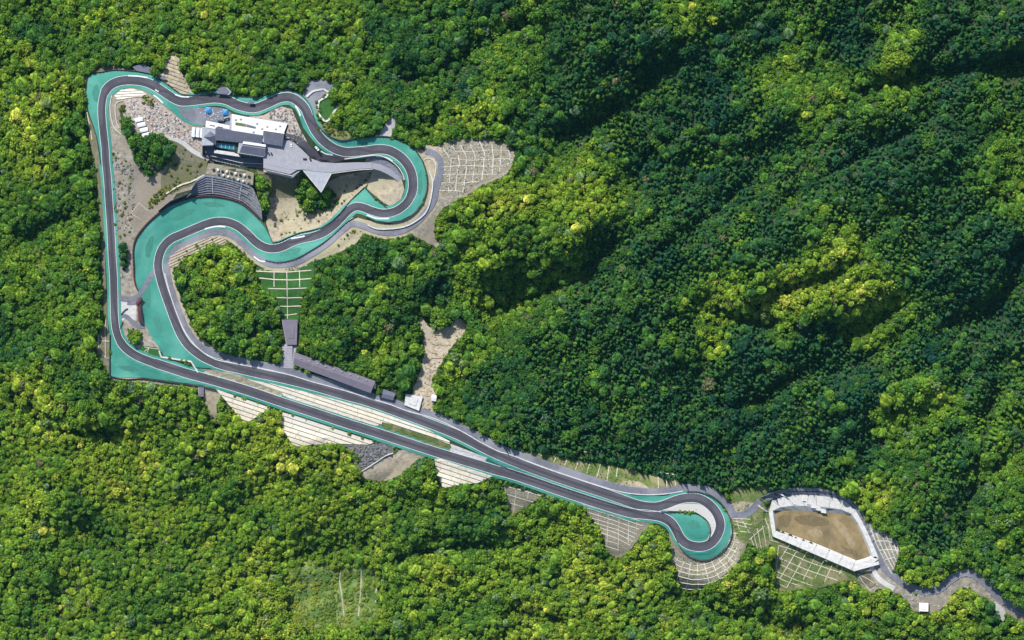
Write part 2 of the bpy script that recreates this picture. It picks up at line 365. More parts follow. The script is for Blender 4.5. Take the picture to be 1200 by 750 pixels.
def gable(name, q, z0, z1, mt, parent, over=0.6, th=.35, seams=None, frac=.5):
    """roof of two pitched slabs over a quad (NW, NE, SE, SW), ridge running W to E; each slope is a part"""
    k = (CAMZ-z0)/CAMZ; nw, ne, se, sw = [Vector(((x-600)*k, (375-y)*k, z0)) for x, y in q]
    rw = nw.lerp(sw, frac); re = ne.lerp(se, frac); rw.z = re.z = z1
    for a, b, c, d in ((nw, ne, re, rw), (rw, re, se, sw)):
        vs = [a, b, c, d]; vs = vs+[v-Vector((0, 0, th)) for v in vs]
        fs = [[3, 2, 1, 0], [4, 5, 6, 7], [0, 1, 5, 4], [1, 2, 6, 5], [2, 3, 7, 6], [3, 0, 4, 7]]
        o = obj('roof', vs, fs, mt, parent)
        V = []; F = []; m = max(4, int((b-a).length/2.4))
        for i in range(1, m):
            p = a.lerp(b, i/m); r = d.lerp(c, i/m); ux = (b-a).normalized()*.14; up = Vector((0, 0, .22)); s = len(V)
            V += [p-ux, p+ux, r+ux, r-ux, p-ux+up, p+ux+up, r+ux+up, r-ux+up]; F += [[s+4, s+7, s+6, s+5], [s, s+1, s+5, s+4], [s+2, s+3, s+7, s+6], [s+1, s+2, s+6, s+5], [s+3, s, s+4, s+7]]
        sm = obj('roof_seam', V, F, mt, o); sm['kind'] = 'stuff'
def pyramid(q, z0, z1, mt, parent):
    k = (CAMZ-z0)/CAMZ; vs = [((x-600)*k, (375-y)*k, z0) for x, y in q]; c = tuple(sum(v[i] for v in vs)/4 for i in (0, 1))+(z1,)
    return obj('roof', vs+[c], [[1, 0, 4], [2, 1, 4], [3, 2, 4], [0, 3, 4]], mt, parent)
def windows(a, b, z0, n, parent, wd=1.6, ht=1.6, out=.12, mt='glass'):
    """window frames with panes along the wall a -> b (outer side on the left when walking in plan x right, y down: south facing if a is west)"""
    k = (CAMZ-z0)/CAMZ; A = Vector(((a[0]-600)*k, (375-a[1])*k, z0)); B = Vector(((b[0]-600)*k, (375-b[1])*k, z0)); d = (B-A).normalized(); nr = Vector((d.y, -d.x, 0))
    for i in range(n):
        c = A.lerp(B, (i+.5)/n)
        def bx(nm, w_, h_, o0, o1, mtt, par):
            vs = [c+d*sx*w_/2+nr*o+Vector((0, 0, sz)) for o in (o0, o1) for sx, sz in ((-1, -.5*h_), (1, -.5*h_), (1, .5*h_), (-1, .5*h_))]
            return obj(nm, vs, [[4, 5, 6, 7], [0, 4, 7, 3], [1, 2, 6, 5], [3, 7, 6, 2], [0, 1, 5, 4]], mtt, par)
        f = bx('window', wd, ht, -.1, out, 'steel', parent); bx('pane', wd*.84, ht*.84, 0, out+.04, mt, f)

# ------------------------------------------------------------------ the ground sheet
ext = 2600
ax_ = np.concatenate([np.linspace(GX0-ext, GX0-60, 44), gx, np.linspace(GX1+60, GX1+ext, 44)])
ay_ = np.concatenate([np.linspace(GY0-ext, GY0-60, 44), gy, np.linspace(GY1+60, GY1+ext, 44)])
AX, AY = np.meshgrid(ax_, ay_); AZ = zlookup(np.clip(AX, GX0, GX1), np.clip(AY, GY0, GY1))
_e = np.hypot(np.maximum(0, np.maximum(GX0-AX, AX-GX1)), np.maximum(0, np.maximum(GY0-AY, AY-GY1))); _e = np.clip(_e/260, 0, 1); AZ = AZ*(1-_e)+_e*(15+60*(fbm(AX/500+9, AY/500+9, 15)-.5))
AZ = AZ+18*np.clip((np.hypot(np.maximum(0, np.maximum(GX0-AX, AX-GX1)), np.maximum(0, np.maximum(GY0-AY, AY-GY1))))/300, 0, 1)*(fbm(AX/400+50, AY/400+50, 5)-.5)*4
V = WA(AX.ravel(), AY.ravel(), AZ.ravel()); nx_, ny_ = len(ax_), len(ay_)
me = bpy.data.meshes.new('ground'); I = np.arange(nx_*ny_).reshape(ny_, nx_)
F = np.stack([I[:-1, :-1], I[1:, :-1], I[1:, 1:], I[:-1, 1:]], -1).reshape(-1, 4)
me.vertices.add(len(V)); me.vertices.foreach_set('co', V.ravel()); me.loops.add(F.size); me.loops.foreach_set('vertex_index', F.ravel())
me.polygons.add(len(F)); me.polygons.foreach_set('loop_start', np.arange(len(F))*4); me.update(calc_edges=True); me.materials.append(M['ground'])
me.polygons.foreach_set('use_smooth', [True]*len(F))
go = bpy.data.objects.new('ground', me); COL.objects.link(go); struct(go, 'forest floor and hillsides under the circuit')

# ------------------------------------------------------------------ bare ground, aprons (sheets, each higher than the one under it)
def sheet(name, poly, mt, off, seed=None, amp=1.0, label=None):
    p = rough(poly, amp, seed) if seed is not None else poly
    return struct(drape(name, p, off, mt), label)
INF = P("127,116 132,111 141.5,104 154.4,102 169,105 182,112 193,122 204,131 215,140 226,146 244,149 252,180 250,195 242,207 225,222 207,227 196,243 182,254 169,267 160,279 157,293 158,309 158,328 161,339 167,353 167,366 170,379 177,394 186,407 190,417 165,415 150,406 142,394 139,380 138,347 136,300 134,250 131,208 129,173 126,143")
sheet('bare_earth', INF, 'earth_grey', .20, label='pale bare earth inside the left corner of the circuit')
sheet('bare_earth', P("193,163 208,166 222,174 240,186 250,190 244,206 228,216 212,222 200,228 190,224 188,208 196,196"), 'earth_olive', .30, 1)
sheet('bare_earth', P("316,232 345,232 400,206 436,199 432,214 427,220 410,236 399,250 388,261 365,271 340,279 325,286 319,284 317,277 312,262 315,245"), 'earth', .22, label='pale earth bowl below the plaza')
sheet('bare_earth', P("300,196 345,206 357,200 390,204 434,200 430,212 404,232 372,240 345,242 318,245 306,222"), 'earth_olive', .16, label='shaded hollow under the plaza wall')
sheet('bare_earth', P("437,198 455,199 470,208 474,222 470,233 458,242 450,238 440,230 430,221"), 'earth', .24, label='pale earth islet inside the right loop')
sheet('bare_earth', P("410,262 430,266 438,272 425,277 415,286 395,297 372,305 352,315 325,319 300,319 318,312 346,309 368,298 385,285"), 'earth', .2, 3)
sheet('bare_earth', P("480,271 492,258 505,240 512,226 516,205 500,180 498,174 515,168 540,164 565,162 590,166 601,176 602,190 590,206 565,218 545,230 530,237 515,250 509,262 510,275 515,290 500,284 488,277"), 'earth_grey', .18, 4, label='bare ground round the stone lattice slope')
sheet('bare_earth', P("198,66 208,66 213,85 221,99 228,113 212,111 196,98 187,90 194,80"), 'earth', .2, 5, label='tan cutting above the upper left bend')
sheet('gravel_patch', P("438,162 448,161 457,161 462,150 465,144 461,136 456,138 452,146 446,153"), 'gravel', .2, 6, .6)
sheet('bare_earth', P("490,376 495,372 504,383 516,386 528,381 538,373 546,381 541,394 526,410 516,428 507,446 510,464 504,488 488,483 482,466 490,442 496,418 497,398"), 'earth_pale', .2, 7, 1.2, label='pale terraced gully cut running down to the straight')
sheet('bare_earth', P("103,150 101,112 99,90 120,77 150,78 160,84 130,84 106,90 103,110 106,132 113,152 118,190 121,240 124,330 127,392 128,440 123,430 117,420 118,390 122,380 119,300 116,240 113,200 106,170"), 'earth_olive', .18)
sheet('bare_earth', P("128,441 168,442 193,446 215,449 240,452 262,456 256,470 252,492 247,490 240,470 234,458 200,451 165,448 140,446"), 'earth', .18, 8)
sheet('rock_face', P("402,520 420,518 440,518 459,522 461,532 442,545 428,554 418,546 424,536 410,528"), 'rock', .22, 9)
sheet('gravel_patch', P("424,553 440,543 461,533 466,528 480,526 500,528 506,533 486,541 478,550 455,563 430,562"), 'earth_pale', .26, 10)
sheet('bare_earth', P("300,317 300,313 327,313 366,300 368,316 366,334 352,345 350,375 330,375 326,350 304,334"), 'lawn', .2, label='dark lawn on the lattice slope')
sheet('bare_earth', P("368,135 376,142 384,145 396,150 412,158 404,165 390,162 378,153 369,145"), 'slope_grass', .2, 11)
sheet('lawn', P("374,118 384,113 392,120 396,126 388,138 382,142 377,136"), 'lawn', .24)
sheet('paved_yard', P("354,112 356,104 364,95 376,92 388,96 392,104 384,108 372,118 372,135 365,132 362,120"), 'asphalt_old', .26)
sheet('bare_earth', P("600,528 640,532 680,540 720,545 760,556 790,563 812,571 806,576 770,579 740,577 712,572 680,562 640,548 606,536"), 'slope_grass', .2, 12, 1, label='grassy bank above the straights')
sheet('bare_earth', P("712,571 722,566 744,563 757,569 762,578 740,578"), 'earth', .26, 13, .6)
sheet('bare_earth', P("505,486 520,489 535,497 560,508 585,520 598,530 590,534 560,515 535,501 510,491"), 'slope_grass', .2, 14, .8)
sheet('bare_earth', P("790,563 812,571 835,580 850,585 862,572 885,572 900,568 896,590 905,600 908,628 900,640 888,642 878,636 872,645 862,655 853,668 835,682 812,690 800,690 793,672 790,640 782,620 770,610 776,607 850,600 857,604 845,585 828,577"), 'slope_grass', .17, 15, .8)
sheet('bare_earth', P("856,592 868,588 884,589 884,597 872,604 858,606"), 'earth', .25, 16, .6)
sheet('bare_earth', P("905,626 1000,668 1008,670 1010,684 995,680 980,684 955,690 938,690 920,693 909,688 908,650"), 'slope_grass', .2, 17, .6)
sheet('bare_earth', P("1002,668 1028,662 1045,676 1062,690 1082,697 1100,694 1114,684 1130,676 1145,680 1165,697 1182,710 1210,722 1210,734 1182,722 1165,709 1150,700 1135,688 1118,694 1109,708 1096,718 1074,717 1062,704 1048,694 1030,690 1022,696 1008,686"), 'earth_grey', .2, 18, 1)
sheet('bare_earth', P("1165,705 1178,716 1176,728 1168,720"), 'concrete', .24, 19, .5)
sheet('bare_earth', P("1012,606 1024,618 1040,624 1053,640 1052,655 1044,672 1034,664 1020,636"), 'slope_stone', .2, 20, .6)
sheet('bare_earth', P("333,668 340,657 358,655 378,663 398,667 416,656 430,649 441,660 446,682 440,700 446,716 432,730 408,738 386,730 366,740 346,728 340,706"), 'scrub', .2, 21, 2.5, label='scrubby cleared field at the foot of the forest')
sheet('bare_earth', P("520,499 545,508 562,520 556,524 530,512"), 'concrete_white', .2)
sheet('bare_earth', P("484,170 492,174 500,178 512,190 511,214 506,236 497,252 486,264 470,272 446,272 430,268 420,262 418,256 430,258 456,263 480,255 496,238 501,212 497,190"), 'earth', .27)
_r = random.Random(5)
for i_ in range(26):                                   # broken ground: darker and paler patches on the bare slopes
    bx_ = ((137, 158, 185, 330, -4) if i_ < 15 else (322, 395, 240, 268, 0)); x_, y_ = _r.uniform(bx_[0], bx_[1]), _r.uniform(bx_[2], bx_[3])
    if i_ >= 15: y_ = 272-(x_-322)*.30-_r.uniform(0, 20)
    a_ = _r.uniform(2, 6); b_ = _r.uniform(1.2, 3.4); struct(drape('soil_patch', rough([(x_-a_*.5, y_-b_), (x_+a_*.2, y_-b_*.5), (x_+a_*.6, y_+b_*.3), (x_+a_*.1, y_+b_*1.3), (x_-a_*.4, y_+b_*.7)], 1.0, i_), .30+.004*i_, ('rock', 'earth_pale', 'earth_olive', 'earth_grey')[i_ % 4], openit=False))
# terraced slopes' beds
BEDS = {'a': P("253,456 317,478 303,487 290,495 283,492 268,474"), 'b': P("330,483 345,487 440,518 432,521 400,520 365,521 350,524 342,520 334,508 330,497"),
        'c': P("234,432 262,434 300,443 345,454 400,470 440,482 462,490 478,500 527,528 515,528 470,512 440,500 404,489 350,471 300,455 262,443 240,438"),
        'd': P("509,538 514,537 537,545 577,558 560,566 540,568 519,572 512,556")}
for k_ in 'abd': struct(drape('slope_bed', BEDS[k_], .2, 'joint'))
struct(drape('slope_bed', BEDS['c'], .24, 'joint'))
sheet('concrete_strip', P("240,434.5 262,435.5 290,442.5 300,448 318,455 331,459 331,464 322,463.5 300,455.5 270,446 250,441 238,438.5"), 'earth', .9, 22, .7, label='tan rubble strip between the two straights')
sheet('grass_strip', P("448,494.5 462,498 478,503.5 500,510.5 527,520.5 527,526.5 505,521 478,511.5 450,502.5"), 'slope_grass', .9, 23, .5)
sheet('concrete_apron', P("528,520 571,536.5 569,541 540,533 527,528.5"), 'concrete_white', .84, label='white concrete wedge between the straights')
# service roads
SERV = cr(P("246,413 233,404 224,394 216,380 205,352 198,330 195.5,315 198.5,300.4 207.7,291 226,281.5 242.7,274 255.5,271.5 270.3,275 285,286 297,298 311,307 324,310.5 346,307.7 364.4,298 382.8,286 399.3,271.5 412.2,262.5 425,264.5 439.8,270 456.4,273 473,269.5 487.6,261 498.7,249 507.9,236 512,217.6 516,201 515.5,188 508,179.5 498,177"))
for nm, hf, of, mt_ in (('road_verge', 7.5, .24, 'earth'), ('service_road', 3.6, .78, 'asphalt_old')): struct(ribbon(nm, SERV, hf, of, mt_, cols=3 if hf < 5 else 5), 'service road below the chicane and round the right loop' if hf < 5 else None)
SR2 = cr(P("240,409 255,415 274,421 309,428 340,435 370,444 404,454 440,466 460,471 480,479 512,488 540,500 564,513 586,525 620,537 654,549 690,561 712,568 735,574 757,576.5 780,575.5 800,572 818,571.5 834,576 848,586 857,598 860,606"))
struct(ribbon('pit_lane', SR2, 4.2, .98, 'asphalt_old', cols=3), 'lane running along the upper side of the main straight')
PONDR = cr(P("858,605 872,603 884,595 893,585 915,578 942.8,575.5 970.4,578.4 992.5,588 1005.3,599.6 1014.6,619.5 1025.6,645 1036.6,665.5 1050,677.5 1066.5,687.5 1083,693 1099.6,690 1112.5,679.5 1127.2,671.5 1140,673 1153,681.5 1165.8,694 1180.5,706.7 1200,715.5 1230,724"))
struct(ribbon('service_road', PONDR, 4.3, .5, 'asphalt_old', cols=3), 'narrow access road round the basin and off to the right')
struct(ribbon('concrete_ramp', cr(P("1021,664 1028,676 1036,683 1048,690")), 3.0, .5, 'concrete_white', cols=3))
struct(ribbon('concrete_ramp', cr(P("193,160 205,163 215,168 226,177 240,184 250,188")), 2.6, .5, 'concrete', cols=3))
CROSS = cr(P("133,344 140,349 150,350.5 161,347.5 166,341 172,332 182,316"))
struct(ribbon('link_road', CROSS, 2.9, .86, 'asphalt_old', cols=3), 'link road crossing the green run-off')
struct(ribbon('link_road', cr(P("138,375 143,370 150,372 156,379 163,382.5 170,382")), 2.4, .6, 'asphalt_old', cols=2))
struct(ribbon('link_road', P("149,354.5 161,354.5"), 3, .42, 'asphalt_old', cols=2))
# run-off areas
TEAL = [
 P("118,194 117.6,189.6 114.8,165.7 110.2,149 103.8,130.7 101,108.6 104.3,88 134,82.9 150.7,83.6 167.3,85.6 178.3,88.4 193,97.6 209.6,109.4 218.8,112 237,112 255,110.5 272,113 285,113.4 300,114 309.3,113 322.2,108.4 335,106.3 346,108.4 355.3,114 362.7,123.5 366.4,136 371.9,147 381,157 392,163.2 403,165.4 418.4,162.7 436.8,160.6 455,161 471.7,165.9 484.6,174.4 493.8,187 498.4,200 500.3,212.8 498.4,227.5 492.9,240.4 482.8,251.4 469.9,258 455,260.3 440.5,258.4 429.4,253.3 420,248 421,243 446,249 466,244 482,224 482,200 470,185 455,176 442,175 404,178 380,166 370,154 360,134 348,118 338,114 328,115 302,126 285,125 264,117 237,117 212,118 193,108 169,96 137,96 122,110 120,143 124,190"),
 P("123,190 129,190 127,160 125,143 124,130 126,120 131.4,111.5 141.5,104.3 154.4,102.3 169,105.8 182,113 193,123.3 204,132.6 215,141.8 226,146.6 240,148.2 241,140 222,128 216,126 204,115.5 182,101 152,94 128,101 119,125 120,143"),
 P("222,126 232,124.8 242.7,123.3 255.5,122.5 266.6,126.5 275.8,131.8 290.5,135 300,134.3 309.3,132 320.4,126 329.6,122.8 338.8,123 346,127.6 350.7,137 355.3,149.7 366.4,164.4 375.6,173.6 386.6,180.4 399.5,181.5 396,174 379,165 362,139 348,118 338,114 314,121 294,126 275,122 252,115 222,119"),
 P("447,181.5 457,186 466,192.5 472.5,202 475,212 475,222 470.8,233 462.5,241 453.3,243 444,236 436.8,230 427.2,220 410.4,236 399.3,250.2 388.3,260.4 377.3,267.6 364.4,270.6 351.5,273.3 338.6,278.6 327.6,284 319.8,284.7 317.5,278.3 311,265.4 303,255.5 294,246.3 281.3,238 264.8,232.5 246.4,230.2 226,232 211.4,236.2 196.7,242.6 182,253.8 169,266.8 160,279.5 157,293 157.5,309.6 158.4,328 161.5,338.4 167,353 167,366 169.5,378.9 176.5,393.6 185.7,406.5 192,417.5 224.3,424.6 229.8,430.4 242,431.5 262.9,429 240,418 220,404 204,375 187,324 186,300 200,280 240,263 265,260 288,273 311,290 330,289 366,277 399,256 417,242 446,250 468,245 482,226 482,202 466,181.5 449,176"),
 P("300,284 288.7,273 264.8,260 251.9,260 226,269 200.4,280 187,300 185,312 190.3,319 191,305 195,293.5 204,286.2 218.8,279.6 233.5,273 248,266.8 261,266.8 274,271.4 285,281.4 297.8,294.2 304,300.5 311,304 323.9,306.8 336.8,305.5 349.7,301.3 364.4,293 379,283.8 392,272.8 404.9,260.8 417.7,250 412,244 399.3,256.2 379,272.6 342,284 322,291 311,290"),
 P("129.8,392 129.6,440.5 139.7,442.6 167.3,442.2 193,445.8 215,448.6 240,452 270,460 300,468 300,460 240,443 182,425 150,411 137,388"),
 P("150,411 176,418.5 192,421 222.5,428.5 229.8,437 229,440 182,426"),
 P("571,536.8 600,540 655,560 712,580 745,591 775,594 794,586 800,583 745,603 700,590 640,569 580,549 567,545.5"),
 P("708,573.8 736,580 756.6,581.4 775,581.4 788,580 804.4,577 819,577.5 833.8,583 844.9,592 853,604 857,617 856,630 850.4,641 841,650 828.3,655.7 815.4,654.7 804.4,649 798,641 793.3,631.7 788.7,618.9 782.3,611.5 775,607.5 786,612 797,630 808,638.5 826,640 838,631 844,613 836,596 820,584.5 806,583.5 782,590 758,593.5 727,584.6"),
 P("774,601 810,600.8 821,605 829.2,612.4 831.6,622.5 829.2,632.7 825,640 806,638 797,630 788,614 776,606"),
]
for i_, t_ in enumerate(TEAL): struct(drape('green_runoff', t_, .72+.004*i_, 'teal'), 'green painted run-off surface beside the track')
struct(ribbon('green_verge', TC, lambda x, y: wid(x, y)/2+3.2, .69, 'teal', cols=6, closed=True), 'thin green verge along both sides of the track')
sheet('concrete_apron', cr(P("777,598 793.3,591.8 810,590.4 822.8,592.2 832,598.6 838,607.8 839.6,618.9 835,630 829,637.5 829.8,630 832.6,622.5 830,611.4 821.5,604 810,599.6"), True), 'concrete', .88, label='pale concrete crescent inside the hairpin')
M_t = mat('teal_worn', (.046, .195, .15), (.030, .165, .125), .3, .8, .05)
for i_, (x_, y_, a_, b_, t_) in enumerate(((215, 252, 16, 3, -.45), (175, 290, 4, 14, .2), (172, 345, 5, 18, -.1), (112, 110, 4, 11, 0), (150, 432, 14, 3, .12), (492, 215, 3, 16, 0), (185, 380, 4, 12, -.3), (250, 240, 14, 3, .1), (812, 615, 8, 5, .3), (340, 296, 14, 3, -.3))):
    c_, s2_ = math.cos(t_), math.sin(t_); struct(drape('worn_patch', rough([(x_+u*a_*c_-v*b_*s2_, y_+u*a_*s2_+v*b_*c_) for u, v in ((-1, 0), (-.5, -.8), (.4, -1), (1, -.1), (.5, .9), (-.4, .8))], .8, i_), .775+.002*i_, 'teal_worn'), 'worn patch in the green paint')
# the paddock lanes
PADD = P("204,117 222,122 212,128 222,127 236,126 252,125.5 262,127 271,132 272,150 252,150 240,147 226,144 214,138")
struct(drape('paddock_lane', PADD, .84, 'asphalt_old'), 'paddock entry lane left of the clubhouse')
struct(ribbon('paddock_lane', cr(P("333,160 350,165 359,172.8 368,181 379,185.5 394,185 407,181")), 4.6, .85, 'asphalt', cols=3), 'lane leaving the paddock and joining the track')
struct(drape('paddock_yard', P("270,133 290,137 309,135 322,128 330,125 342,128 347,140 352,152 360,166 350,170 334,160 338,146 290,138 272,138"), .3, 'rubble'))
struct(drape('rubble_field', rough(P("146,116 165,115 185,120 205,135 222,150 232,162 240,180 215,165 180,158 160,150 150,132"), 1.2, 31), .32, 'rubble'), 'construction rubble left of the clubhouse')
struct(drape('concrete_apron', P("137,350 157,350 160,360 160,376 150,372 141,377 138,372"), .34, 'concrete'))
# the track itself
struct(ribbon('race_track', TC, lambda x, y: wid(x, y)/2, .90, 'asphalt', cols=5, closed=True), 'dark asphalt racing circuit, one closed loop')
n_ = len(TC); RL = []
for i in range(n_):
    a, b = TC[i-3], TC[(i+3) % n_]; p0 = TC[i]; dx, dy = b[0]-a[0], b[1]-a[1]; l = math.hypot(dx, dy)
    a2, b2 = TC[i-9], TC[(i+9) % n_]; mx_, my_ = (a2[0]+b2[0])/2-p0[0], (a2[1]+b2[1])/2-p0[1]; k_ = max(-3, min(3, (mx_*-dy+my_*dx)/l*.9))
    RL.append((p0[0]-dy/l*k_, p0[1]+dx/l*k_))
struct(ribbon('racing_line', RL, 1.5, .94, 'rubbered', cols=1, openit=False, closed=True), 'darker rubbered line on the asphalt')
for s_ in (-1, 1):
    LN = []
    n_ = len(TC)
    for i in range(n_):
        a, b = TC[i-1], TC[(i+1) % n_]; dx, dy = b[0]-a[0], b[1]-a[1]; l = math.hypot(dx, dy); h_ = wid(*TC[i])/2-.1
        LN.append((TC[i][0]-dy/l*h_*s_, TC[i][1]+dx/l*h_*s_))
    struct(ribbon('edge_line', LN, .24, .98, 'white_line', cols=1, openit=False, closed=True), 'white painted edge line of the track')
for kb in ("297.5,300.5 304,305.5 311,306.5", "341,279.5 349,278.2 357,276.6", "346,124 350,130 352,136", "376,177 382,180.4 390,181.6", "205,110.5 213,113.2 222,113.4", "180,111.5 186,116 191,121", "441,183.5 452,184.5 460,189", "240,268.4 252,265.5 264,265.7", "150,88.6 162,89.2 173,91", "430,252 442,256 456,256.2"):
    struct(ribbon('kerb', cr(P(kb)), .8, 1.02, 'white_line', cols=1, openit=False), 'short white painted kerb on a bend')

# ------------------------------------------------------------------ terraced slopes of pale concrete benches, each bench a part
def terraces(poly, ang, pitch, gap, label, seed, mt='shotcrete', split=26):
    root = tag_e('terraced_slope', label, 'slope', 'terraced concrete slopes beside the straights')
    ca, sa = math.cos(ang), math.sin(ang); r = random.Random(seed)
    U = [(x*ca+y*sa, -x*sa+y*ca) for x, y in poly]
    v0 = min(p[1] for p in U); v1 = max(p[1] for p in U); k = 0; v = v0; u0_ = min(p[0] for p in U); u1_ = max(p[0] for p in U)
    while v < v1:
        hi = min(v+pitch-gap, v1); S = clipx(clipx(U, 1, v, False), 1, hi, True)
        if len(S) >= 3:
            c = u0_-r.uniform(0, split)
            while c < u1_:
                ln = split*r.uniform(.8, 1.3); Q = clipx(clipx(S, 0, c+.25, False), 0, c+ln-.05, True); c += ln
                if len(Q) < 3: continue
                q = [(a*ca-b*sa, a*sa+b*ca) for a, b in Q]
                ar = abs(sum(q[i][0]*q[(i+1) % len(q)][1]-q[(i+1) % len(q)][0]*q[i][1] for i in range(len(q))))/2
                if ar < 5: continue
                drape('bench', [(a+r.uniform(-.5, .5), b+r.uniform(-.5, .5)) for a, b in q] if 'gully' in label else q, 1.15+r.uniform(-.12, .12), mt, root, skirt=1.3, step=6.0)
        v += pitch; k += 1
    return root
A_ = math.atan2(22, 62)*.93
terraces(BEDS['a'], A_, 5.0, .9, 'triangular pale striped terrace slope under the left end of the lower straight', 1)
terraces(BEDS['b'], A_, 5.2, .9, 'long pale striped terrace slope under the middle of the lower straight', 2)
terraces(P("290,444.5 318,449.5 345,456 368,461.5 402,470.5 430,478 458,487.5 500,503 527,517 527,520.5 500,510 478,503 462,498 448,494.5 446,499 438,498.4 404,487.5 367,475.5 340,467 332,463.5 330,459 318,455"), A_, 4.6, .8, 'long narrow pale striped terrace slope lying between the two straights', 3)
terraces(BEDS['d'], A_, 5.2, .9, 'small pale striped terrace slope below the lower straight beside the round dark tree', 4)
terraces(P("196,312 200,299 212,291 228,284 244,278 258,277 268,284 262,287 245,289 232,296 216,302 206,314"), -.42, 3.0, .8, 'curved cream stepped slope between service road and infield forest', 5, 'earth_pale')
terraces(P("134,112 141,105.6 154,104 168,107.5 176,113 160,113.5 146,115.5 139,119"), -.05, 3.1, .7, 'small cream stepped bank inside the upper left bend', 6)
terraces(P("529,521.5 569.5,537.2 568,540.3 540,532.4 528,528"), A_, 3.4, .4, 'white concrete benches on the wedge where the two straights meet', 8, 'concrete_white')
terraces(P("198,70 207,69 212,86 220,101 226,111 212,110 197,98 190,90"), .35, 4.2, 1.3, 'tan stepped cutting with a drain line above the upper left bend', 9, 'earth')
gl = tag_e('eroded_gully', 'pale eroded earth gully with broken ridges winding down to the main straight', 'gully', None)
for i_, (x_, y_, w_, a_) in enumerate(((513, 391, 9, .2), (524, 389, 8, -.5), (508, 402, 6, .5), (519, 404, 7, .1), (506, 412, 6, .4), (513, 419, 7, -.1), (503, 426, 5, .3), (508, 433, 6, .1), (498, 441, 5, .5), (504, 450, 5, -.2), (493, 457, 5, .4), (500, 463, 5, .1), (494, 474, 4, -.4), (501, 479, 4, .2))):
    o_ = drape('earth_ridge', rough([(x_-w_*math.cos(a_), y_-w_*math.sin(a_)-.6), (x_, y_-1.9), (x_+w_*math.cos(a_), y_+w_*math.sin(a_)-.8), (x_+w_*.6, y_+w_*math.sin(a_)*.6+1.1), (x_-w_*.2, y_+1.2)], .7, i_), 1.0+random.uniform(-.2, .6), 'earth_pale' if i_ % 3 else 'earth', gl, skirt=1.8)

# ------------------------------------------------------------------ lattice slopes: concrete beams over grass or stone, each beam a part
def lattice(label, face, facemat, beams, wd=1.0, ht=.7, mt='beam', seed=0, cells_=None):
    root = tag_e('lattice_slope', label, 'slope', 'concrete lattice slopes')
    if face: drape('slope_face', face, .36, facemat, root)
    for b in beams: bar('beam', [(x+random.uniform(-.5, .5), y+random.uniform(-.5, .5)) for x, y in b], .88*wd*random.uniform(.8, 1.1), ht+random.uniform(-.1, .1), mt, root, step=5.0)
    return root
def Z(s, ox, oy, f=5.436):
    return [(ox+float(a)/f, oy+float(b)/f) for a, b in (p.split(',') for p in s.split())]
lattice('broad stone lattice slope right of the round upper loop', rough(P("519,169 540,166 562,165 580,166 597,174 600,190 584,205 562,214 542,227 516,226 520,200 518,185"), .8, 41), 'slope_stone',
  [Z(s, 400, 130) for s in ("640,205 655,250 700,310 690,400 680,520", "690,200 745,280 752,330 735,420 730,510", "760,215 795,290 795,380 775,515", "820,210 850,290 845,380 835,470", "880,195 910,270 905,350 895,440",
   "960,210 970,290 962,400", "1020,200 1020,290 1010,390", "650,360 780,345 900,352 1030,350", "640,408 760,402 900,405 990,405", "610,510 700,508 780,512", "700,300 830,318 970,305 1080,300", "700,255 830,262 960,250 1070,255", "640,460 760,458 880,450", "1060,230 1075,290 1060,350")], .9, .7)
lattice('dark green lawn lattice slope above the small mauve roofed building', None, 'lawn',
  [Z(s, 300, 310) for s in ("197,38 200,348", "115,50 115,145", "275,35 280,145", "0,40 100,48 200,45 350,35", "20,85 120,98 230,99 355,88", "75,150 200,156 335,150", "95,207 200,213 305,208", "105,262 200,267 290,262", "140,318 200,320 260,315")], 1.15, .6)
lattice('row of slanted pale beams on the grassy bank above the merging straights', None, None,
  [Z(s, 580, 500) for s in ("237,140 225,178", "320,150 293,195", "408,150 375,222", "477,172 445,245", "552,172 513,275", "615,190 585,295", "683,200 652,318", "727,245 712,355", "785,240 775,320", "205,130 400,140 560,160 700,165", "690,150 690,195")], .9, .6)
lattice('three short pale beams on the bank just above the left of the hairpin', None, None, [Z(s, 580, 500) for s in ("1038,285 1040,412", "1092,285 1098,390", "1145,300 1152,390", "1030,285 1150,305")], 1.0, .6)
lattice('row of pale beams in the shaded verge above the main straight right of the gully', None, None, [Z(s, 400, 420) for s in ("680,325 660,398", "745,370 735,412", "815,400 805,440", "885,435 875,480", "950,470 940,515", "690,330 800,395 950,470 1060,580")], .8, .6)
lattice('dark lattice slope between the round tree and the lower straight', P("590,569 612,573 636,580 620,592 604,602 598,604"), 'slope_stone',
  [Z(s, 580, 500) for s in ("65,375 180,405 295,442", "70,430 160,458 245,482", "80,485 125,495 175,512", "137,395 118,548", "212,420 205,462", "65,400 95,550")], .8, .6)
lattice('tall pale lattice slope under the lower straight left of the hairpin', rough(P("681,589 710,598 745,608 765,611 752,625 742,640 728,653 715,649 708,635 700,615 688,600"), .8, 42), 'slope_stone',
  [Z(s, 580, 500) for s in ("660,520 655,650", "725,545 715,760", "790,565 785,790", "855,585 850,740", "905,600 905,665", "560,495 700,535 960,610", "590,520 740,565 940,632", "600,545 760,600 915,655", "600,575 770,628 905,685", "620,605 780,655 890,705", "650,640 780,680 880,730", "665,670 780,715 860,755", "680,720 790,750", "700,760 790,785")], .8, .6)
arcs = []
cx, cy = 816, 618
for r_, a0, a1 in ((40.5, -8, 142), (46, 2, 150), (51.5, 22, 152), (57, 35, 152), (63, 52, 148), (69, 75, 140)):
    arcs.append([(cx+r_*math.cos(math.radians(a)), cy+4+r_*math.sin(math.radians(a))) for a in range(a0, a1+1, 6)])
rad_ = []
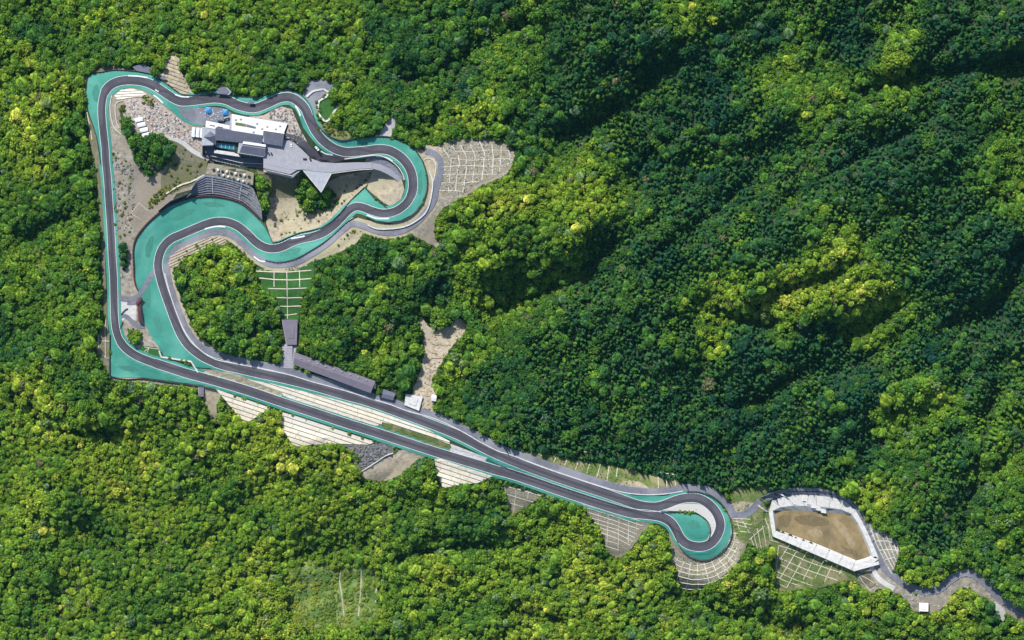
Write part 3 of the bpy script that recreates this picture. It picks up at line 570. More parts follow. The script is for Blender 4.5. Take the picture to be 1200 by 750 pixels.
for a, r1 in ((4, 48), (16, 52), (28, 56), (40, 61), (52, 64), (64, 68), (76, 72), (88, 73), (100, 72), (112, 71), (124, 66), (136, 60), (148, 56)):
    ca, sa = math.cos(math.radians(a)), math.sin(math.radians(a)); rad_.append([(cx+38*ca, cy+4+38*sa), (cx+r1*ca, cy+4+r1*sa)])
lattice('fan shaped pale lattice slope wrapped round the outside of the hairpin', rough(P("857,618 866,632 874,640 870,652 858,665 845,676 828,686 812,690 798,686 794,670 786,650 784,630 786,622 795,636 806,648 820,655 838,651 850,641"), .7, 43), 'slope_stone', arcs+rad_, .9, .7)
lattice('tiny pale lattice between hairpin and brown basin', None, None, [Z(s, 740, 560) for s in ("640,258 755,262", "645,275 765,300", "655,298 760,322", "690,340 760,345", "700,262 745,345", "665,255 690,330")], .7, .5)
lattice('comb of slanted pale beams left of the brown basin', None, None, [Z(s, 740, 560) for s in ("750,410 760,460", "762,380 785,455", "778,355 805,455", "800,320 830,455", "835,305 858,430 850,460", "870,315 885,395 935,412", "850,255 880,330 895,395", "750,395 800,350 850,305", "812,172 850,205 885,215")], .8, .6)
lattice('large green lattice slope below the brown basin', rough(P("911,640 925,645 950,652 985,664 998,670 990,680 965,686 940,690 922,693 910,688 909,665"), .5, 44), 'slope_grass',
  [Z(s, 860, 560) for s in ("285,430 265,660", "360,420 290,520", "412,440 295,640", "465,465 335,700", "525,485 440,650", "585,505 520,635", "640,530 575,665", "700,555 670,615", "290,430 350,450 460,490 560,520 700,560", "320,470 500,545 690,605", "285,510 450,580 660,655",
   "285,550 400,600 500,640", "265,590 400,655 500,685", "265,630 330,660 420,690", "265,665 335,700", "345,400 540,470 760,590")], .9, .6)
lattice('curved grey ribbed slope right of the basin under the dark forest', None, 'gravel', [Z(s, 860, 560) for s in ("870,320 905,420 960,530 1010,610", "895,330 935,430 985,520 1020,590", "930,340 970,440 1005,520 1025,560", "965,355 1000,440 1025,510 1035,540", "1000,370 1025,430 1042,490", "1020,370 1048,430 1045,480", "885,330 950,345 1015,372", "905,400 975,400 1040,420", "930,460 990,455 1045,465", "965,520 1010,510 1035,515")], 1.2, .7, 'concrete_white')
lattice('small lattice panel at the left edge of the track beside the lower left corner', P("114,390 129,390 129,419 114,417"), 'earth_olive', [Z(s, 90, 320) for s in ("137,390 140,485", "180,390 183,540", "137,430 215,432", "137,485 183,540 215,540", "183,300 180,390")], .8, .6)
lattice('short beams on the scrub below the lower bridge wall left of the green lawn', P("165,405 184,407 190,418 176,417 163,411"), 'lawn', [Z(s, 90, 320) for s in ("460,475 440,522", "430,470 520,482", "400,520 460,475")], .7, .5)
lattice('cross beams on the pale bank left of the big green bend', None, None, [Z(s, 90, 190) for s in ("395,255 455,308", "350,325 410,370", "303,398 360,440", "330,342 300,430", "395,262 340,335")], .7, .6)
lattice('pale framed brown planting bed under the basin outlet', P("1004,674 1012,670 1020,674 1028,686 1020,690 1010,684"), 'earth_olive', [Z(s, 860, 560) for s in ("790,610 850,640 915,685 870,715 820,665 790,610",)], .8, .6)

# ------------------------------------------------------------------ walls, fences and barriers
def barrier(name, pts, wd, ht, mt, label, cat='wall', group=None, curve=True, posts=None):
    root = tag_e(name, label, cat, group); L = cr(pts) if curve else pts
    bar('rail' if 'fence' in name or 'rail' in name else 'wall', L, wd, ht, mt, root, step=4.0, base=-1.0)
    if posts:
        d = 0; last = None; Q = lin(L, False, 1.0); vs = []; fs = []
        for i in range(0, len(Q), posts):
            x, y = Q[i]; z = G(x, y); c = W(x, y, z); s = len(vs)
            vs += [(c[0]+a*.22, c[1]+b*.22, z+h) for h in (-.5, ht+1.2) for a, b in ((-1, -1), (1, -1), (1, 1), (-1, 1))]
            fs += [[s+4, s+5, s+6, s+7]]+[[s+k, s+(k+1) % 4, s+4+(k+1) % 4, s+4+k] for k in range(4)]
        o = obj('post', vs, fs, mt, root); o['kind'] = 'stuff'
    return root
FG = 'dark safety fences along the run-off edges'
barrier('safety_fence', P("118,192 114.3,165.7 109.7,149 103.3,130.7 100.4,108.6 103.6,87.4 119,84.5 134,82 150.7,82.8 167.3,84.8 178.8,87.6 193.5,96.8 210,108.7 219,111.3 237,111.3 255,109.7 272,112.2 300,113.2 322,107.6 335,105.6 346.5,107.6 356,113.4 363.4,123 367.2,136"), .5, 2.2, 'fence', 'dark safety fence along the outer edge of the upper left run-off', 'fence', FG, posts=4)
barrier('safety_fence', P("367.2,136 372.6,147 381.8,156.6 392,162.4 403,164.6 418.4,161.9 436.8,159.8 455,160.2 472.2,165.3 485.2,174 494.5,187 499.2,200 501,212.8 499.2,227.5 493.6,240.6 483.4,252 470.2,258.8 455,261 440.3,259.2 429,254"), .8, 2.6, 'fence', 'dark safety fence round the outside of the right loop', 'fence', FG, posts=4)
barrier('safety_fence', P("453.3,243.6 444.5,236.2 437,230.2 427,219.4 410,235.6 399,249.6 388,259.8 377,267 364,270 351.3,272.7 338,278 327.4,283.2 319.4,284.4 317,278.3 310.6,265.8 303,256.2"), .6, 2.2, 'fence', 'dark safety fence edging the green strip above the chicane and its pointed notch', 'fence', FG, curve=False, posts=4)
barrier('safety_fence', P("303,256 294,247 281.3,237.2 264.8,231.7 246.4,229.4 226,231.2 211,235.4 196.4,241.9 181.6,253.2 168.4,266.4 159.4,279.2 156.2,293 156.7,309.6 157.6,328 160.7,338.6"), 1.3, 3.0, 'red_brown', 'dark reddish safety barrier along the upper edge of the big green bend', 'fence', FG, posts=4)
barrier('safety_fence', P("311,304.8 323.9,307.6 337,306.3 350,302 365,293.6 379.5,284.4 392.5,273.4 405,261.6 417.5,253.6"), .6, 2.0, 'fence', 'dark safety fence between the chicane and the service road', 'fence', FG, posts=4)
barrier('safety_fence', P("129,392 128.8,441 139.7,443.6 150,444.5 167.3,443.2 193,446.8 215,449.6 238,453 254,457"), .9, 2.4, 'fence', 'dark safety fence along the bottom of the lower left corner', 'fence', FG, curve=False, posts=3)
barrier('safety_fence', P("782,612 788,619.4 792.6,631.9 797.3,641.3 804,649.6 815.2,655.4 828.5,656.4 841.4,650.7 851,641.4 856.8,630.2 857.8,617 853.8,603.6 845.6,591.4 834.2,582.3 819.2,576.7 804.4,576.2"), .8, 2.4, 'fence', 'dark safety fence round the outside of the hairpin', 'fence', FG, posts=4)
barrier('safety_fence', P("775,600.2 810,600 821.5,604.3 830,612 832.6,622.5 830,633"), .7, 2.0, 'fence', 'dark fence round the green drop inside the hairpin', 'fence', FG, posts=4)
barrier('safety_fence', P("570,538 600,551 640,565 680,578.5 710,588 740,597.5"), .6, 1.6, 'fence', 'thin dark fence between the two straights before the hairpin', 'fence', FG, posts=5)
barrier('barrier_wall', P("193,320 200.4,347.6 209.6,373.3 218.8,391.7 231.6,407.4 250,420 274,425.8 308.3,432 339.6,439.3 367,447.6 404,457.7 428,465 457,473.9 477,481.4 510,490.8 538,503.7 562,517.5 584,528.7 600,533.5 653.6,553.3 708.8,571.2 732.7,577.3 756.6,579.6 780,578.6 800,575.4"), 1.0, 1.1, 'concrete_white', 'long white barrier wall along the outside of the main straight', 'wall')
barrier('barrier_wall', P("186.6,411 189,418.2 224,423.6 226.6,427.8 232.2,436.4"), 1.8, 1.3, 'concrete_white', 'zigzag white barrier wall between the lower green strip and the grass triangle', 'wall', curve=False)
barrier('retaining_wall', P("431,263.6 437,266.6 446,268.6 464,267.6 476,265 487,259.4 497.5,250.8 503,240 506,226 507,212 503,200"), 1.4, 2.2, 'concrete_white', 'curved white retaining wall hugging the lower right of the round loop', 'wall')
barrier('retaining_wall', P("497,187 502,185.4 508,188 511,194 509.5,206 507,216"), .9, 1.2, 'concrete_white', 'short white kerb wall inside the small turnaround right of the loop', 'wall')
barrier('retaining_wall', P("359.5,113.5 366,107.5 374,105.4 380,105 384.2,107.5 382.6,113.5 378,116 374,118.5 372.8,127 373.6,133 376.5,137.8 380,141.5 383,142.2 387.5,138 391,132 395.8,125"), 2.2, 1.8, 'concrete_white', 'curled white concrete channel wall above the upper right bend', 'wall')
barrier('retaining_wall', P("405,115.8 409,121 413,126.8"), 1.2, 1.5, 'concrete_white', 'short white wall in the trees above the upper right bend', 'wall', curve=False)
barrier('retaining_wall', P("131,112 129,125 131,142 134,150 142,157.6"), .9, 1.1, 'beam', 'outer cream drain wall on the grass inside the left straight', 'wall')
barrier('retaining_wall', P("144,118 139,119 136,121.5 135,130 137,145 140,150"), .9, 1.1, 'beam', 'inner cream drain wall on the grass inside the left straight', 'wall')
barrier('retaining_wall', P("101.5,94 99.6,104 100,118 102.5,134 106,150 108,164"), .9, 1.1, 'beam', 'pale drain wall outside the top of the left straight', 'wall')
barrier('retaining_wall', P("196,70 194,80 190,90"), .9, 1, 'beam', 'pale drain line down the tan cutting above the upper left bend', 'wall', curve=False)
barrier('retaining_wall', P("119,71 120.5,80"), .9, 1, 'beam', 'short pale wall in the grass above the upper left corner', 'wall', curve=False)
barrier('retaining_wall', P("195,227 204,221 214,216 224,213 234,208 240,205"), 1.6, 1.4, 'beam', 'pale stepped wall between grandstand and olive slope', 'wall')
barrier('retaining_wall', P("142,369 144,366 147,363 150,361.6"), 1.2, 1.5, 'fence', 'small dark curved wall beside the link road', 'wall')
barrier('retaining_wall', P("144,377 142.5,381 141,385"), 1.2, 1.4, 'fence', 'short dark wall stub below the link road', 'wall')
barrier('retaining_wall', P("324,556 330,556"), .1, .1, 'rock', 'x') if False else None
barrier('retaining_wall', P("416,556 424,552 440,542 452,534 461,531"), 1.2, 1.5, 'concrete', 'grey wall between the dark rock face and the pale gravel below the straight', 'wall')
barrier('retaining_wall', P("888,592 893,596 899,600"), 1.2, 1.4, 'concrete', 'short wall at the left corner of the brown basin', 'wall', curve=False)
barrier('guard_rail', P("893,581.8 915,574.4 942.8,572 970.4,574.8 994.5,584.6 1008.3,597.6 1018.2,618.5 1029,643.5 1040,663.5"), .5, 1.1, 'steel', 'grey guard rail on the outer side of the road round the basin', 'guard rail', posts=4)
barrier('guard_rail', P("1083,697 1101,694 1114.5,683.5 1128,675.4 1138.5,676.6 1150.5,685 1163,697.6 1178,710.4 1198,720"), .5, 1.1, 'steel', 'grey guard rail along the road at the lower right edge', 'guard rail', posts=4)

# ------------------------------------------------------------------ basin: white rim of concrete panels round a brown floor
basin = tag_e('retention_basin', 'angular brown basin with a white concrete rim near the lower right', 'basin', None)
pbz = G(960, 625)
drape('basin_floor', [(x+(x-963)*.02, y+(y-627)*.05) for x, y in POND], 0, 'pond_mud', basin, flat=pz-3.3, step=6.0)
for i_, (pl_, mt_) in enumerate(((P("930,607 948,603 962,606 972,612 958,617 940,614"), 'mud_dark'), (P("975,606 985,612 996,626 1003,640 998,642 988,628 978,616"), 'mud_pale'), (P("945,622 958,620 964,626 954,630"), 'mud_pale'), (P("912,606 926,604 924,616 914,618"), 'mud_dark'), (P("985,640 1000,645 1008,652 996,650"), 'mud_dark'))):
    drape('mud_patch', rough(pl_, 1.0, i_), 0, mt_, basin, flat=pz-3.2, step=6.0)
def rimseg(outer, inner, n, mt, nm='rim_panel', top=1.0):
    O = lin(outer, False, 1e9); I2 = inner
    def at_(L, t):
        ds = [math.dist(a, b) for a, b in zip(L, L[1:])]; s = sum(ds)*t
        for (a, b), d in zip(zip(L, L[1:]), ds):
            if s <= d or (a, b) == (L[-2], L[-1]): return tuple(u+(v-u)*min(1, s/d) for u, v in zip(a, b))
            s -= d
    for i in range(n):
        t0 = i/n+.0015; t1 = (i+1)/n-.0015; q = [at_(outer, t0), at_(outer, t1), at_(inner, t1), at_(inner, t0)]
        mark(q); zr = pz
        hs = [top, top, -3.8, -3.8]
        V = [W(x, y, zr+.6+h)[:2]+(zr+.6+h,) for (x, y), h in zip(q, hs)]
        md = [((q[0][0]*.35+q[3][0]*.65), (q[0][1]*.35+q[3][1]*.65)), ((q[1][0]*.35+q[2][0]*.65), (q[1][1]*.35+q[2][1]*.65))]
        A = [W(*q[0], zr+1.6), W(*q[1], zr+1.6), W(*md[1], zr+1.6), W(*md[0], zr+1.6), W(*q[2], zr-4.4), W(*q[3], zr-4.4)]
        B = [(v[0], v[1], v[2]-6) for v in (A[0], A[1], A[4], A[5])]
        obj(nm, A+B, [[0, 1, 2, 3][::-1], [3, 2, 4, 5][::-1], [0, 6, 7, 1][::-1], [1, 7, 8, 4, 2][::-1], [5, 4, 8, 9][::-1], [0, 3, 5, 9, 6][::-1]], mt, basin)
rimseg(P("901,600 904,620 905.5,628.5"), P("907.8,597.7 909.5,610 910.6,619.8"), 2, 'concrete_white')
rimseg(P("905.5,628.5 998,668"), P("910.6,619.8 959.3,637.3 1003.5,655.7"), 6, 'concrete_white')
rimseg(P("998,668.5 1029.5,661 1030,655"), P("1003.5,656.2 1019,652 1023,650"), 2, 'concrete_white')
rimseg(P("1030,655 1024,640 1012.7,615 1003,598.5"), P("1020,653 1016.4,642.8 1003.5,615 995,604"), 4, 'concrete_white')
rimseg(P("1003,598.5 994,588.5 970,581.5 942,579.5 915,582 899,589.5 901,600"), P("995,604 982,602 968.5,601.4 950,600 928,598.6 915,598.2 907.8,597.7"), 7, 'concrete')
bar('inlet_wall', P("913,578.5 925,583.5 931,591"), 1.6, 3, 'concrete_white', basin, zs=pz)
for a_, b_ in ((941, 584), (946, 588), (951, 592), (957, 595), (963, 598)):
    prism('step_block', [(a_-3, b_-3), (a_+4, b_-1), (a_+5, b_+3.4), (a_-1, b_+2.5)], pz-3, pz+3.4-(a_-941)*.1, 'concrete_white', basin)
bar('outlet_wall', P("999.5,667.5 1029.5,659.5"), 3.4, 3.4, 'concrete_white', basin, zs=pz)
mark(P("899,589 915,581 942,578.5 970,581 995,588 1004,598 1031,655 1031,663 998,670 905,630"))

# ------------------------------------------------------------------ plaza and clubhouse
PZ = 60
plaza = tag_e('plaza_deck', 'pale grey plaza deck with curving ramp right of the clubhouse', 'terrace', None)
prism('deck_slab', P("311,171 322,166 338,163 346,168 357,178 366,187 378,191.5 395,192.6 420,191.6 437,192 437,198.6 420,199.6 400,202.4 388,203.6 370,202 357,200 350,200.6 342,205.6 311,198.5"), 36, PZ, 'deck', plaza)
rq = P("437,192 446,193.4 455,197.4 463,202.6 470,209"), P("437,198.6 446,201 454,204.6 461,208.6 467,213.6")
for i in range(4): prism('ramp', [rq[0][i], rq[0][i+1], rq[1][i+1], rq[1][i]], 40, 0, 'deck', plaza, ztop=[PZ-i*2, PZ-2-i*2, PZ-2-i*2, PZ-i*2])
prism('lower_deck', P("311,199.5 342,206.4 351,201 354,201 344,209.5 311,202.5"), 36, PZ-3.5, 'concrete', plaza)
prism('triangular_deck', P("355,199.5 389,202.5 384,212 376.5,226 366,213"), PZ-1.8, PZ-.4, 'wall_grey', plaza)
prism('pillar', P("375,219 378,219 378,222 375,222"), 30, PZ-1.8, 'concrete', plaza)
for L_ in ("311,199 342,206 350.5,201", "355.5,200 376.5,225.4 388.4,203.4", "389,203.2 420,199.2 437,198.2"): bar('parapet', P(L_), .7, 1.2, 'concrete_white', plaza, zs=PZ, base=-1.2)
bar('joint_line', P("311,191 341,198 352,198.5"), .7, .3, 'wall_grey', plaza, zs=PZ, base=-.2)
mark(P("311,160 346,163 366,187 437,192 462,205 437,199 376.5,226 357,201 342,208 240,208 236,180"))
struct(drape('underpass_shade', P("429,186 440,184 452,186 463,194 471,206 474,212 462,205 450,197 437,192 428,191"), .5, 'shaded_stone', step=3), 'dark sheet holding the shade over the sunken ramp inside the right loop')  # shade along the loop's inner wall, painted as a dark sheet
barrier('retaining_wall', P("404,186.5 420,184.5 436,182.4 447,183 458,188.4 466,195 472,204 474,211"), 1.0, 3.6, 'concrete', 'grey retaining wall inside the upper right loop above the sunken ramp', 'wall')
club = tag_e('clubhouse', 'long clubhouse with white flat roofs, slate hipped roofs and blue glass at the top loop', 'building', None)
prism('wall', P("239.5,150 308,161 306,170.5 253.5,165.4 252.6,171.5 239.5,172"), 40, 63, 'wall_grey', club)
prism('wall', P("272,135 337,145 331,171 309,167.5 309,161 270,154"), 50, 64.5, 'wall_grey', club)
prism('flat_roof', P("272,133.5 288,137 337,145 332.6,156.4 309,153 308,160 271.5,153.4"), 64.5, 65.6, 'roof_white', club)
prism('flat_roof', P("242,141.6 270.5,147.6 268.5,154 241,149.4"), 61, 63.6, 'roof_white', club)
prism('rooftop_garden', P("276,143.2 289,145.2 288.4,148.6 275.6,146.6"), 65.6, 65.9, 'slope_grass', club)
prism('roof_slot', P("289.4,145.6 300,148.6 299.6,151 288.8,148.8"), 65.6, 65.75, 'slate', club)
prism('rooftop_bench', P("246,146 252,147.2 251.8,148 245.8,146.8"), 63.6, 64.3, 'slate', club); prism('rooftop_bench', P("255,147.8 261,149 260.8,149.8 254.8,148.6"), 63.6, 64.3, 'slate', club)
gable('roof', P("253,148.5 308.4,157.6 306.4,169.5 252,164"), 63.2, 66.6, 'slate', club, frac=.12)
pyramid(P("238.2,160.5 246,153.4 254,158.5 253,170.2"), 62.8, 68, 'slate', club)
gable('roof', P("309.6,153 333.4,156.6 330.6,171.4 309.2,168"), 64.4, 66.8, 'slate', club, frac=.08)
prism('parapet', P("309,152.6 333.6,156.2 333.4,157 308.9,153.4"), 64.5, 67.2, 'roof_white', club)
prism('glass_roof', P("253.6,167.4 277,170.4 275.6,176.4 253.4,173"), 50, 57, 'glass', club)
for i in range(5): prism('mullion', [(255+i*4.6, 167.8+i*.6), (255.5+i*4.6, 167.9+i*.6), (255.2+i*4.6, 172.9+i*.6), (254.7+i*4.6, 172.8+i*.6)], 57, 57.3, 'steel', club)
prism('wall', P("282,167.6 311.4,171.6 310.6,185 280,180.4"), 46, 62.4, 'wall_grey', club)
gable('roof', P("286,166.6 311.6,170.2 311,183.6 280.4,178.6"), 62.6, 65.4, 'slate', club, frac=.36)
prism('parapet', P("285.6,165.8 311.8,169.6 311.7,172.4 284.6,168.6"), 62.4, 65.6, 'roof_white', club)
prism('terrace', P("252.5,176 283.5,180.6 283,184.6 252.3,180"), 44, 56, 'concrete_white', club)
prism('terrace', P("239.5,172.4 252.8,172 252.3,180.4 283,185 311,185.6 311,192 282,190.6 252,184.5 241,179"), 40, 49, 'shade_blue', club); prism('terrace', P("241,179.4 252,184.8 282,191 311,192.4 311,198 282,195.4 252,189 242,184"), 36, 46, 'shade_blue', club)
prism('balcony', P("246,182 282,190.4 311,192 311,192.6 282,191 246,182.6"), 49, 50, 'concrete', club)
windows((253, 164.5), (306, 169.8), 60.5, 12, club, 2.2, 1.9, .25)
windows((281, 181), (310, 185.3), 59.5, 8, club, 2.2, 1.9, .25)
windows((311, 168.6), (330, 171.3), 61.5, 5, club, 2, 1.8, .25)
windows((252, 188.4), (282, 195), 50.5, 9, club, 2, 1.8, .25)
for dx, dy in ((275, 139), (281, 138.4), (300, 143.5), (306, 149.5), (312, 147), (322, 150), (327, 146.5), (296, 153.5)): prism('roof_unit', [(dx, dy), (dx+2.2, dy+.3), (dx+2, dy+1.8), (dx-.2, dy+1.5)], 65.6, 66.8, 'steel', club)
# ------------------------------------------------------------------ grandstand of stone tiers, the slope's shade put into their dark colour
stand = tag_e('grandstand', 'dark tiered stone grandstand above the big green bend', 'grandstand', None)
def lerpL(A, B, t, n=26):
    def s(L, q):
        ds = [math.dist(a, b) for a, b in zip(L, L[1:])]; d = sum(ds)*q
        for (a, b), e in zip(zip(L, L[1:]), ds):
            if d <= e+1e-6: return (a[0]+(b[0]-a[0])*d/e, a[1]+(b[1]-a[1])*d/e)
            d -= e
        return L[-1]
    return [tuple(u+(v-u)*t for u, v in zip(s(A, k/n), s(B, k/n))) for k in range(n+1)]
TOPL = P("188,247.4 201,236.4 214,230.4 225,226 232,212 243,205.4 256,207.4 270,210 284,214.6 298,220 303,232 308,244"); BOTL = P("186,248.6 200,238.8 214,233 226,229.8 246.4,227.4 256,228 265,229.8 274,232.6 284,236 294,243.6 302,251.6 308,258")
NT = 8
for k in range(NT):
    a = lerpL(TOPL, BOTL, k/NT); b = lerpL(TOPL, BOTL, (k+1)/NT); zt = 55.5-k*1.55
    for c0, c1 in ((0, 4), (4, 7), (7, 10), (10, 13), (13, 16), (16, 19), (19, 21), (21, 23), (23, 26)):
        q = a[c0:c1+1]+b[c0:c1+1][::-1]
        q = [(x, y) for x, y in q]
        zz = zt-(3.0 if c0 < 7 else 0)+(random.uniform(-.15, .15) if c0 < 19 else random.uniform(-.7, .7))
        prism('seating_tier', q, 37, zz, 'shaded_stone' if c0 < 16 or (c0+k) % 3 else 'rock', stand)
for c in (7, 13, 19):
    a = lerpL(TOPL, BOTL, .02)[c]; b = lerpL(TOPL, BOTL, .98)[c]; V = []
    z0, z1 = (55.9, 44.6) if c > 4 else (52.9, 41.6); n = Vector((b[1]-a[1], a[0]-b[0])).normalized()*.5
    A0 = W(*a, z0); B0 = W(*b, z1)
    vs = [(p[0]+s*n.x, p[1]-s*n.y, p[2]+h) for p in (A0, B0) for s, h in ((-1, -1), (1, -1), (1, .4), (-1, .4))]
    obj('stair', vs, [[0, 1, 2, 3], [7, 6, 5, 4], [0, 4, 5, 1], [1, 5, 6, 2], [2, 6, 7, 3], [3, 7, 4, 0]], 'concrete', stand)
mark(TOPL+BOTL[::-1])
# terrace of small cabins between clubhouse and grandstand
struct(prism('garden_terrace', P("246,192 262,194.6 284,199 299,203.6 298,219 284,214 270,209.4 256,206.8 243,204.8"), 40, 55.3, 'slope_stone'), 'planted terrace between the clubhouse and the grandstand')
def cabin(x, y, s, mt, lab, ang=.16):
    r = tag_e('garden_cabin', lab, 'cabin', 'small cabins on the terrace above the grandstand'); ca, sa = math.cos(ang)*s, math.sin(ang)*s
    q = lambda a, b, f=1: (x+(a*ca-b*sa)*f, y+(a*sa+b*ca)*f)
    prism('wall', [q(-.9, -1.3, .9), q(.9, -1.3, .9), q(.9, 1.3, .9), q(-.9, 1.3, .9)], 55.3, 57.6, 'wall_grey', r)
    gable('roof', [q(-1, -1.4), q(1, -1.4), q(1, 1.4), q(-1, 1.4)], 57.6, 58.2, mt, r, frac=.5)
    prism('door', [q(-.3, 1.2), q(.3, 1.2), q(.3, 1.3), q(-.3, 1.3)], 55.3, 57.2, 'fence', r)
row = ['first', 'second', 'third', 'fourth', 'fifth', 'sixth', 'seventh', 'eighth', 'ninth', 'tenth']
for i in range(9): cabin(250+i*5.2, 198.2+i*1.0, 1.15, 'roof_white' if i % 2 else 'car_dark', ('white' if i % 2 else 'black')+' roofed cabin, '+row[i]+' from the left in the upper row above the grandstand')
for i in range(7): cabin(256+i*5.8, 203.6+i*1.75, 1.0, 'roof_white' if i % 3 else 'roof_mauve', ('white' if i % 3 else 'mauve')+' roofed cabin, '+row[i]+' from the left in the lower row above the grandstand')
for i in range(4):
    pl = tag_e('planter', 'long green hedge planter, '+row[i]+' from the left on the terrace above the grandstand', 'planter', 'hedge planters above the grandstand'); x, y = 266+i*8.4, 211.2+i*2.4-3.2
    prism('box', [(x, y), (x+5, y+1), (x+4.8, y+2), (x-.2, y+1)], 55.3, 56, 'concrete', pl); prism('hedge', [(x+.2, y+.15), (x+4.8, y+1.1), (x+4.6, y+1.8), (x, y+.85)], 56, 56.8, 'lawn', pl)

# ------------------------------------------------------------------ smaller buildings
def shed(name, q, h, roofh, rmt, label, cat='building', wmt='wall_grey', frac=.5, nwin=3, flatroof=False):
    c = (sum(p[0] for p in q)/4, sum(p[1] for p in q)/4); mark([(x+max(-2.5, min(2.5, (x-c[0])*.4)), y+max(-2.5, min(2.5, (y-c[1])*.6))) for x, y in q]); r = tag_e(name, label, cat, None); c = (sum(p[0] for p in q)/4, sum(p[1] for p in q)/4); z = G(*c)
    ins = [(x+(c[0]-x)*.05, y+(c[1]-y)*.05) for x, y in q]
    prism('wall', ins, z-3, z+h, wmt, r)
    if flatroof:
        prism('roof', q, z+h, z+h+.6, rmt, r)
        k = [(x+(c[0]-x)*.5, y+(c[1]-y)*.5) for x, y in q]; prism('roof_hatch', k, z+h+.6, z+h+1.1, rmt, r)
    else: gable('roof', q, z+h, z+h+roofh, rmt, r, frac=frac)
    if nwin: windows(ins[3], ins[2], z+h*.55, nwin, r, 1.4, 1.2, .12)
    a, b = ins[3], ins[2]; d = [(a[0]+(b[0]-a[0])*t, a[1]+(b[1]-a[1])*t+o) for t, o in ((.02, 0), (.02+.9/max(2, math.dist(a, b)), 0), (.02+.9/max(2, math.dist(a, b)), .12), (.02, .12))]
    prism('door', d, z-.2, z+2, 'fence', r)
    return r
PB = shed('pit_building', P("345,412.6 440,446.6 434.4,460.6 343.6,427"), 6.5, 1.2, 'roof_mauve', 'long mauve roofed pit building beside the main straight', nwin=16)
for i_ in range(9):
    x_ = 352+i_*9.6; y_ = 419.2+i_*3.15; prism('roof_vent', [(x_, y_), (x_+1.6, y_+.55), (x_+1.3, y_+1.6), (x_-.3, y_+1.05)], G(389, 436)+7, G(389, 436)+8.3, 'steel', PB)
shed('link_building', P("330.6,374.6 348.8,374.6 347.8,404 336,404"), 6, 1.0, 'roof_mauve', 'short upright mauve roofed building below the lawn lattice', nwin=2, flatroof=True)
st = tag_e('stairway', 'grey stairway between the mauve building and the pit lane', 'stairs', None)
za, zb = G(341, 405), G(338, 432)
for i in range(9):
    t = i/9; prism('step', [(336.5-t*4, 405.5+t*26), (343-t*.2, 405.5+t*26), (343.5-t*.2, 408.2+t*26), (336-t*4, 408.2+t*26)], zb-2, max(zb, za)+3.2-t*2.2, 'deck', st)
mark(P("331,404 348,404 345,434 330,434"))
shed('gate_building', P("161.8,353.6 164.6,353.6 165.8,377 163,377"), 4.5, .6, 'red_brown', 'narrow dark red gatehouse at the edge of the green run-off', frac=.5, nwin=1, wmt='red_brown')
shed('gate_building', P("159.6,355 166,348 167.5,350 161.4,358"), 4.8, .5, 'red_brown', 'small slanted dark red roof above the narrow gatehouse', 'roof', nwin=1, wmt='red_brown')
shed('shelter', P("155,78.4 168,74.4 180,82 178,86.6 160,83"), 3.5, 0, 'slate', 'bluish grey shelter above the top of the upper left bend', 'shelter', nwin=2, flatroof=True)
shed('shelter', P("256,103.5 264,101.5 269,107 266,110.6 254,109.6"), 3.5, 0, 'slate', 'small bluish shelter among trees above the paddock bend', 'shelter', nwin=2, flatroof=True)
shed('hut', P("506,462 512,463 511,470.4 505.4,469.6"), 3.2, .9, 'roof_white', 'small pale roofed hut right of the foot of the gully', 'hut', nwin=1)
shed('shed', P("449.5,456 463.6,461 460.6,469 447,465.6"), 4, 1.0, 'slate', 'small slate roofed shed right of the pit building', 'shed', nwin=2)
shed('platform_house', P("475.6,461.6 495.6,464.6 491,481.4 473.8,474.6"), 2.2, .2, 'concrete_white', 'square pale flat roofed block at the foot of the gully', 'building', nwin=2, flatroof=True)
shed('culvert_house', P("233,453 239,454 238.6,465 233,464.4"), 3, .5, 'roof_mauve', 'small grey block under the lower left end of the straight', 'hut', nwin=1, flatroof=True)
shed('pump_house', P("1077,706.2 1088,706.6 1087.8,716.6 1077,716.2"), 3.4, 0, 'roof_white', 'small square white pump house with a dark surround beside the lower right road', 'hut', wmt='car_dark', nwin=2, flatroof=True)
for i, (x, y) in enumerate(((157.5, 139), (160.5, 145), (163.5, 151), (166, 156.5))):
    shed('site_cabin', [(x, y), (x+9, y-2.2), (x+10.4, y+2.4), (x+1.4, y+4.6)], 3, .5, 'roof_white', 'white site office cabin, '+row[i]+' from the top of the row beside the rubble', 'cabin', nwin=3)
for i, (x, y) in enumerate(((225.5, 149), (230.5, 149.4), (235.2, 150))):
    shed('store_container', [(x, y), (x+3.6, y+.4), (x+2.6, y+11.6), (x-1, y+11.2)], 2.8, .3, 'roof_white', 'long white container, '+row[i]+' of three from the left beside the clubhouse', 'container', nwin=1, flatroof=True)
for i, (x, y) in enumerate(((244, 129.6), (263.8, 132))):
    r = tag_e('site_tent', ['left', 'right'][i]+' one of two blue roofed tents in the paddock lane loop', 'tent', 'blue tents in the paddock'); z = G(x, y)
    pyramid([(x-3, y-3), (x-3, y+3), (x+3, y+3), (x+3, y-3)][::-1], z+2.6, z+4.2, 'blue', r)
    for a, b in ((-1, -1), (1, -1), (1, 1), (-1, 1)): prism('leg', [(x+a*2.7-.15, y+b*2.7-.15), (x+a*2.7+.15, y+b*2.7-.15), (x+a*2.7+.15, y+b*2.7+.15), (x+a*2.7-.15, y+b*2.7+.15)], z-.2, z+2.7, 'steel', r)
    prism('side_flap', [(x-2.8, y-3.4), (x+2.8, y-3.4), (x+2.8, y-3), (x-2.8, y-3)], z+.2, z+2.6, 'roof_white', r)

sheet('concrete_apron', P("330,403 348,403 346,414 344,432 326,430 331,416"), 'deck', .6)
